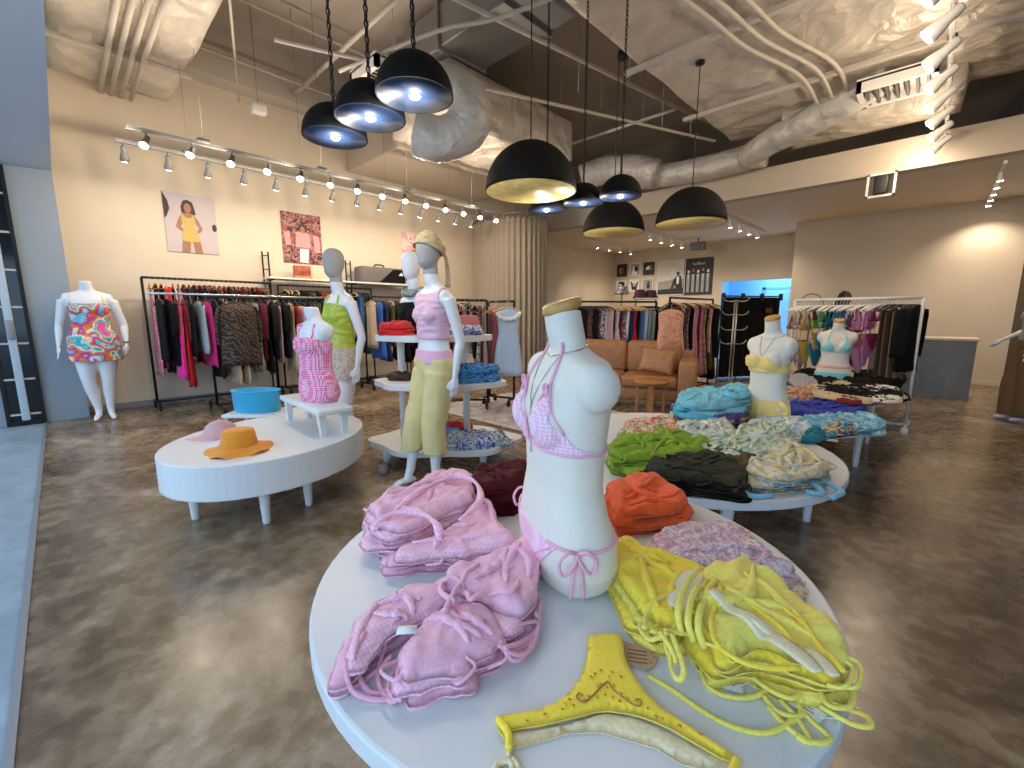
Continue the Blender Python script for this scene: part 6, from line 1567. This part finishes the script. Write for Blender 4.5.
YF = heap('folded_swimsuit', 'yellow floral and blue swimsuit', 'near the right edge of the second table', 'swimsuit', pxo([(738, 478), (744, 458), (770, 452), (800, 450), (818, 462), (830, 475), (824, 485), (800, 488), (776, 492), (748, 488)], H3+.02), H3, 5, 0.016, [yf, lb], 'yellow and blue swimsuits by the right edge', .014, .014, 13, (1, .45), .2, .02, 1.4, nf=9, ns=5, fr=.014)
YF[-1].data.materials[0] = yf
blue_t = cloth('sky_blue_cotton', (.22, .46, .60))
for q in [[(744, 470), (738, 486), (752, 496), (772, 496)], [(800, 478), (816, 486), (822, 494), (806, 492)], [(812, 474), (830, 484), (842, 492), (832, 498)]]:
    cord(YF[0], q, H3+.03, .016, 6, blue_t)
lf = fl('leaf_print', [(.62, .64, .54), (.34, .46, .32), (.66, .68, .60), (.50, .54, .30), (.22, .32, .26)], 11, 33); wl = fl('white_leaf', [(.70, .70, .64), (.56, .60, .50), (.38, .46, .40), (.72, .72, .66), (.24, .34, .34)], 9, 34); pb = fl('ice_blue_print', [(.52, .64, .70), (.66, .72, .72), (.34, .50, .58)], 14, 35)
heap('folded_swimsuit', 'white leaf print swimsuit', 'in the middle of the second table', 'swimsuit', pxo([(690, 460), (688, 446), (712, 440), (752, 440), (788, 446), (802, 458), (786, 470), (752, 470), (716, 470)], H3+.02), H3, 5, 0.017, [wl, lf, pb], 'leaf print swimsuits on the second table', .017, .014, 12, (1, .5), -.1, .03, 1.4, nf=9, ns=5, fr=.014)
heap('folded_swimsuit', 'green leaf print swimsuit', 'heaped before the yellow bikini torso', 'swimsuit', pxo([(734, 444), (738, 434), (760, 427), (785, 430), (794, 440), (780, 449), (752, 450)], H3+.05), H3, 4, 0.027, [lf], 'green leaf print heap', .016, .014, 12, (1, .5), .3, .04, 1.4, nf=9, ns=5, fr=.014)
mp = fl('bright_mixed_print', [(.66, .60, .54), (.66, .14, .10), (.60, .56, .30), (.40, .56, .60), (.70, .50, .48)], 13, 36); mp2 = fl('pink_grey_print', [(.66, .54, .52), (.30, .28, .32), (.70, .62, .56), (.56, .32, .32)], 18, 37)
heap('folded_swimsuit', 'bright mixed print swimsuit', 'behind the lime pile', 'swimsuit', pxo([(620, 446), (620, 432), (640, 424), (668, 426), (682, 438), (672, 450), (644, 452)], H3+.03), H3, 5, 0.021, [mp, mp2], 'bright mixed prints behind the lime pile', .017, .014, 12, (1, .5), .3, .03, 1.4, nf=9, ns=5, fr=.014)
heap('folded_swimsuit', 'pink and grey print swimsuit', 'before the turquoise heap', 'swimsuit', pxo([(672, 448), (670, 434), (690, 424), (722, 424), (740, 434), (732, 446), (702, 452)], H3+.03), H3, 4, 0.022, [mp2, wl], 'pink and grey prints before the turquoise heap', .017, .016, 13, (1, .5), -.2, .03, 1.4, nf=9, ns=5, fr=.014)
# ---- turquoise heap, third table -------------------------------------
tq = cloth('turquoise', (.04, .42, .60), .7); tq2 = cloth('pale_turquoise', (.16, .52, .66), .7); pp = fl('purple_star_print', [(.07, .04, .18), (.10, .06, .24), (.60, .36, .06), (.08, .05, .2)], 15, 38)
heap('folded_swimsuit', 'white and grey swimsuit', 'under the turquoise heap', 'swimsuit', pxo([(668, 424), (672, 410), (692, 404), (730, 404), (748, 412), (740, 424), (704, 428)], H3+.03), H3, 2, 0.032, [wl, pp], 'swimsuits under the turquoise heap', .017, .014, 12, nf=9, ns=5, fr=.014)
heap('folded_swimsuit', 'turquoise swimsuit', 'in the tall heap left of the yellow torso', 'swimsuit', pxo([(672, 418), (676, 408), (694, 402), (726, 402), (744, 408), (746, 418), (720, 424), (690, 424)], H3+.06), H3+.078, 5, 0.021, [tq2, tq], 'turquoise heap', .016, .020, 12, (1, .45), .2, .03, 1.5, nf=9, ns=5, fr=.014)
heap('folded_swimsuit', 'white and pale blue swimsuit', 'on the right end of the turquoise heap', 'swimsuit', pxo([(716, 412), (720, 404), (740, 402), (752, 408), (748, 416), (730, 418)], H3+.06), H3+.17, 3, 0.018, [tq2, pb], 'pale blue pieces on the turquoise heap', .014, .012, 12, nf=9, ns=5, fr=.014)
heap('folded_swimsuit', 'ice blue print swimsuit', 'around the base of the yellow torso', 'swimsuit', pxo([(742, 436), (748, 426), (775, 420), (800, 424), (812, 434), (800, 442), (770, 444)], H4+.02), H4, 3, 0.022, [pb, wl], 'ice blue prints by the yellow torso', .015, .016, 12, (1, .5), .3, nf=9, ns=5, fr=.014)
heap('folded_swimsuit', 'royal blue swimsuit', 'right of the yellow torso', 'swimsuit', pxo([(790, 420), (788, 408), (812, 402), (846, 406), (868, 412), (866, 420), (830, 424)], H4+.02), H4, 4, 0.022, [cloth('royal_blue', (.012, .03, .36), .6)], 'royal blue pile', .015, .014, 12, (1, .5), -.2, nf=9, ns=5, fr=.014)
heap('folded_swimsuit', 'periwinkle swimsuit', 'behind the royal blue pile', 'swimsuit', pxo([(788, 408), (792, 399), (808, 398), (818, 404), (808, 410)], H4+.02), H4, 4, 0.024, [cloth('periwinkle', (.16, .20, .44), .7)], 'periwinkle pile', .014, .010, 12, nf=9, ns=5, fr=.014)
scf = fl('sky_blue_scarf', [(.18, .46, .62), (.40, .62, .70), (.12, .34, .54)], 12, 39)
SC = heap('folded_swimsuit', 'sky blue print swimsuit', 'hanging over the right edge of the third table', 'swimsuit', pxo([(800, 428), (806, 420), (840, 418), (870, 420), (886, 428), (880, 434), (850, 432), (820, 434)], H4+.02), H4, 3, 0.021, [scf, tq2], 'sky blue prints at the right edge', .014, .016, 12, (1, .4), .2, nf=9, ns=5, fr=.014)
heap('folded_swimsuit', 'mixed bright print swimsuit', 'at the front right of the third table', 'swimsuit', pxo([(812, 433), (816, 424), (838, 420), (858, 425), (860, 431), (842, 435), (826, 436)], H4+.02), H4, 3, 0.018, [fl('teal_orange_print', [(.06, .26, .36), (.62, .50, .24), (.10, .10, .24), (.60, .34, .26)], 16, 40)], 'mixed bright prints at the front right', .013, .013, 12, nf=9, ns=5, fr=.014)
heap('folded_swimsuit', 'teal and navy swimsuit', 'left front of the third table', 'swimsuit', pxo([(794, 440), (800, 430), (816, 428), (826, 434), (818, 442)], H4+.02), H4, 2, 0.019, [G['navy'], cloth('deep_teal', (.02, .20, .28))], 'teal and navy pieces', .013, .012, 12, nf=9, ns=5, fr=.014)
put(link('price_card', MB().box((-.05, -.03, 0), (.05, .03, .003)).mesh('price_card'), M['paper'], None, atz(829, 440, H4+.002) + Vector((0, 0, 0)), (0, 0, .3)), 'white price card at the front edge of the third table', 'card')
wh_m = fl('white_with_black', [(.72, .70, .66), (.74, .72, .68), K, (.7, .68, .64)], 14, 50)
# ---- black pieces on the oval table ----------------------------------
blk = M['blackcloth']; bg_ = cloth('beige_swim', (.58, .45, .28)); wb = G['white and black print']
heap('folded_swimsuit', 'black swimsuit', 'at the back of the oval table', 'swimsuit', pxo([(792, 386), (794, 376), (815, 373), (832, 376), (834, 384), (816, 388)], H5+.01), H5, 3, 0.021, [blk], 'black swimsuits left at the back', .015, .012, 12, nf=9, ns=5, fr=.014)
heap('folded_swimsuit', 'long black swimsuit', 'right of the aqua torso', 'swimsuit', pxo([(842, 384), (846, 376), (876, 375), (900, 378), (902, 386), (874, 390)], H5+.01), H5, 3, 0.024, [blk, blk, blk], 'long black swimsuits by the aqua torso', .015, .012, 12, nf=9, ns=5, fr=.014)
heap('folded_swimsuit', 'beige swimsuit', 'before the aqua torso', 'swimsuit', pxo([(812, 390), (820, 384), (845, 384), (870, 390), (866, 396), (838, 396)], H5+.01), H5, 2, 0.019, [bg_], 'beige swimsuits before the aqua torso', .015, .012, 12, nf=9, ns=5, fr=.014)
heap('folded_swimsuit', 'black and white swimsuit', 'along the front of the oval table', 'swimsuit', pxo([(838, 400), (842, 391), (872, 391), (902, 394), (906, 400), (886, 404), (858, 405)], H5+.01), H5, 3, 0.022, [blk, wb, blk], 'black and white swimsuits along the front', .015, .014, 14, (1, .4), .2, nf=9, ns=5, fr=.014)
heap('folded_swimsuit', 'black cross strapped swimsuit', 'in the middle of the oval table', 'swimsuit', pxo([(812, 398), (818, 390), (840, 391), (858, 398), (850, 404), (828, 404)], H5+.01), H5, 3, 0.021, [blk, G['dark red'], blk], 'black swimsuits in the middle', .015, .014, 14, nf=9, ns=5, fr=.014)
heap('folded_swimsuit', 'grey swimsuit', 'at the left of the oval table', 'swimsuit', pxo([(788, 392), (790, 382), (806, 380), (816, 386), (810, 393)], H5+.01), H5, 4, 0.021, [G['grey'], cloth('pale_grey', (.34, .34, .36))], 'grey pile left on the oval table', .014, .012, 12, nf=9, ns=5, fr=.014)
heap('folded_swimsuit', 'rust print swimsuit', 'before the grey pile', 'swimsuit', pxo([(788, 402), (790, 393), (806, 391), (822, 396), (816, 403)], H5+.01), H5, 3, 0.021, [fl('rust_print', [(.34, .14, .08), (.52, .34, .24), (.12, .06, .05)], 20, 41)], 'rust prints before the grey pile', .014, .012, 12, nf=9, ns=5, fr=.014)
for i, (q, mm, lab) in enumerate([
  ([(806, 394), (812, 391), (846, 396), (872, 400), (868, 403), (842, 400)], bg_, 'long beige swimsuit lying across the black pile on the oval table'),
  ([(862, 389), (868, 385), (896, 388), (899, 392), (880, 393)], wh_m, 'white and black piece at the right of the aqua torso'),
  ([(842, 391), (848, 387), (862, 389), (860, 393)], bg_, 'small beige piece in front of the aqua torso'),
  ([(866, 399), (872, 395), (898, 397), (902, 401), (884, 402)], wh_m, 'white edged piece on the front of the oval table'),
  ([(836, 401), (842, 397), (862, 400), (858, 404)], G['dark red'], 'dark red piece at the front of the oval table'),
  ([(800, 388), (806, 384), (828, 387), (824, 391)], bg_, 'beige piece left of the aqua torso on black swimwear')]):
    heap('swimsuit_piece', lab, '', 'swimsuit', pxo(q, H5+.07), H5 + .058, 1, .014, [mm], None, .010, .008, 20, edge=.02)
heap('folded_swimsuit', 'purple star print swimsuit', 'in front of the turquoise heap', 'swimsuit', pxo([(690, 420), (694, 410), (712, 406), (730, 410), (746, 416), (742, 424), (712, 424)], H3+.06), H3+.055, 2, 0.024, [pp], 'purple star print swimsuits', .015, .014, 12, nf=9, ns=5, fr=.014)
# ---- tiered stand ----------------------------------------------------
def txy(pts): return [tuple(tier(u, v)[:2]) for u, v in pts]
heap('folded_shirt', 'bright red folded top', 'on the left end of the highest tier', 'top', txy([(-.42, -.14), (-.20, -.16), (-.16, .02), (-.30, .10), (-.42, .04)]), 1.13, 3, .030, [cloth('scarlet', (.62, .02, .02))], 'red tops on the highest tier', .013, .012, 12)
heap('folded_shirt', 'blue and white folded top', 'on the right end of the highest tier', 'top', txy([(.18, -.16), (.42, -.12), (.44, .06), (.28, .12), (.18, .04)]), 1.13, 2, .026, [fl('blue_white_floral', [(.66, .68, .70), (.10, .14, .36), (.66, .68, .7), (.3, .4, .6)], 24, 42)], 'blue and white tops on the highest tier', .013, .012, 12)
heap('folded_shirt', 'bright blue print folded top', 'on the right end of the middle tier', 'top', txy([(.12, -.16), (.30, -.22), (.56, -.12), (.58, .08), (.36, .16), (.14, .10)]), .73, 4, .030, [fl('bright_blue_print', [(.05, .20, .50), (.10, .34, .66), (.02, .07, .26), (.36, .54, .70)], 16, 43)], 'bright blue tops on the middle tier', .013, .016, 12)
heap('folded_shirt', 'dark brown folded top', 'on the left end of the middle tier', 'top', txy([(-.40, -.02), (-.22, -.10), (-.14, .06), (-.28, .14)]), .73, 2, .022, [G['dark brown']], 'dark tops on the middle tier', .013, .012, 12)
heap('folded_shirt', 'red folded top', 'at the back of the lowest tier', 'top', txy([(-.08, .02), (.28, .0), (.34, .14), (.10, .22), (-.06, .16)]), .20, 3, .028, [cloth('crimson', (.46, .02, .03))], 'red tops on the lowest tier', .013, .012, 12)
heap('folded_shirt', 'mid blue folded top', 'before the red tops on the lowest tier', 'top', txy([(-.10, -.16), (.20, -.16), (.26, -.02), (.06, .04), (-.08, -.02)]), .20, 3, .026, [cloth('cornflower', (.08, .26, .56))], 'blue tops on the lowest tier', .013, .012, 12)
heap('folded_scarf', 'white scarf with blue and green print', 'on the lowest tier front', 'scarf', txy([(.10, -.34), (.36, -.38), (.62, -.26), (.68, -.10), (.46, -.06), (.26, -.12), (.14, -.20)]), .20, 3, .024, [fl('blue_green_scarf', [(.68, .70, .72), (.06, .10, .40), (.66, .68, .7), (.14, .28, .12), (.5, .55, .7)], 18, 44)], 'printed scarves on the lowest tier', .012, .018, 13)
# ---- oval table: hats and tub ----------------------------------------
orh = cloth('orange_hat_cloth', (.76, .28, .025), .8)
hp_ = atz(240, 450, H2)
hat('bucket_hat', 'orange bucket hat with a wavy brim on the oval white table', (hp_.x, hp_.y, H2 + .030), .3, orh, 1.08, .014, crown=.100, brim=.175)
pc_ = cloth('dusty_pink_cap_cloth', (.62, .36, .36), .85)
cpx = atz(221, 436, H2)
cap = thing('baseball_cap', 'dusty pink baseball cap lying behind the orange hat', 'cap', (cpx.x, cpx.y, H2), math.radians(-20)); cap.scale = (1.12,)*3
part('crown', MB().lathe([(.086*math.cos(PI/2*i/10), .105*math.sin(PI/2*i/10)**.9 if i else 0) for i in range(10)] + [(.002, .106)], 36, cap=False, sx=1.0, sy=1.14), pc_, cap)
vis = []
for j in range(7):
    q = j/6; r_ = []
    for k in range(25):
        a = PI + PI*k/24*1.0; rr_ = .086 + .080*q*math.sin(PI*k/24)**.6
        r_.append((rr_*math.cos(a), 1.14*rr_*math.sin(a) , .010 - .016*q - .018*abs(math.cos(a))*q + .006))
    vis.append(r_)
vm = MB(); nn_ = 25; vs_ = [p for r_ in vis for p in r_]
vm.add(vs_, [(i*nn_+k, i*nn_+k+1, (i+1)*nn_+k+1, (i+1)*nn_+k) for i in range(6) for k in range(24)])
part('visor', vm, pc_, cap); part('button', MB().ell((0, 0, .107), (.009, .009, .005), 10, 6), pc_, cap)
for k in range(3):
    a = PI/6 + k*PI/3
    part('seam', MB().tube([(.0868*math.cos(a)*math.cos(u), 1.14*.0868*math.sin(a)*math.cos(u), .106*math.sin(abs(u))**.9 if abs(u) > .01 else .004) if u >= 0 else (-.0868*math.cos(a)*math.cos(u), -1.14*.0868*math.sin(a)*math.cos(u), .106*math.sin(abs(u))**.9 if abs(u) > .01 else .004) for u in [i*PI/2/8 for i in range(9)]], .0013, 5), pc_, cap)
lt_p = atz(262, 411, .42)
lt = thing('low_table', 'low white metal table holding the blue tub behind the oval table', 'table', (lt_p.x, lt_p.y, 0), YAW)
part('tabletop', MB().box((-.27, -.17, .39), (.42, .17, .42), .006), M['white'], lt)
for sx in (-.24, .38):
    for sy in (-.14, .14): part('leg', MB().tube([(sx, sy, 0), (sx, sy, .39)], .014, 8), M['whitem'], lt)
tub = thing('plastic_tub', 'bright blue oval plastic tub behind the oval white table', 'tub', (lt_p.x - .05, lt_p.y - .02, .42), YAW)
tm_ = plain('blue_plastic', (.05, .46, .72), .35); tm_.node_tree.nodes['Principled BSDF'].inputs['Transmission Weight'].default_value = .15
part('body', MB().lathe([(.9, 0), (.97, .012), (1.0, .19), (1.02, .195), (.985, .195), (.95, .02), (.001, .015)], 48, cap=True, sx=.215, sy=.13), tm_, tub)
part('rim', MB().tube([((.218)*math.cos(2*PI*k/48), .132*math.sin(2*PI*k/48), .193) for k in range(48)], .006, 6, closed=True), tm_, tub)
put(link('slip_on_shoe', MB().loft([[(x_*q, -.13 + .26*i/8, .002 + (.06*math.sin(PI*min(1, .25+i/10)))*h_) for x_, h_ in ((-.045, 0), (-.04, .7), (-.015, 1), (.015, 1), (.04, .7), (.045, 0))] for i, q in enumerate([.5, .8, .95, .95, .85, .85, .9, .85, .55])]).mesh('slip_on_shoe'), G['grey'], None, atz(384, 470), (0, 0, 1.0)), 'grey slip-on shoe on the floor under the tiered stand', 'shoe')
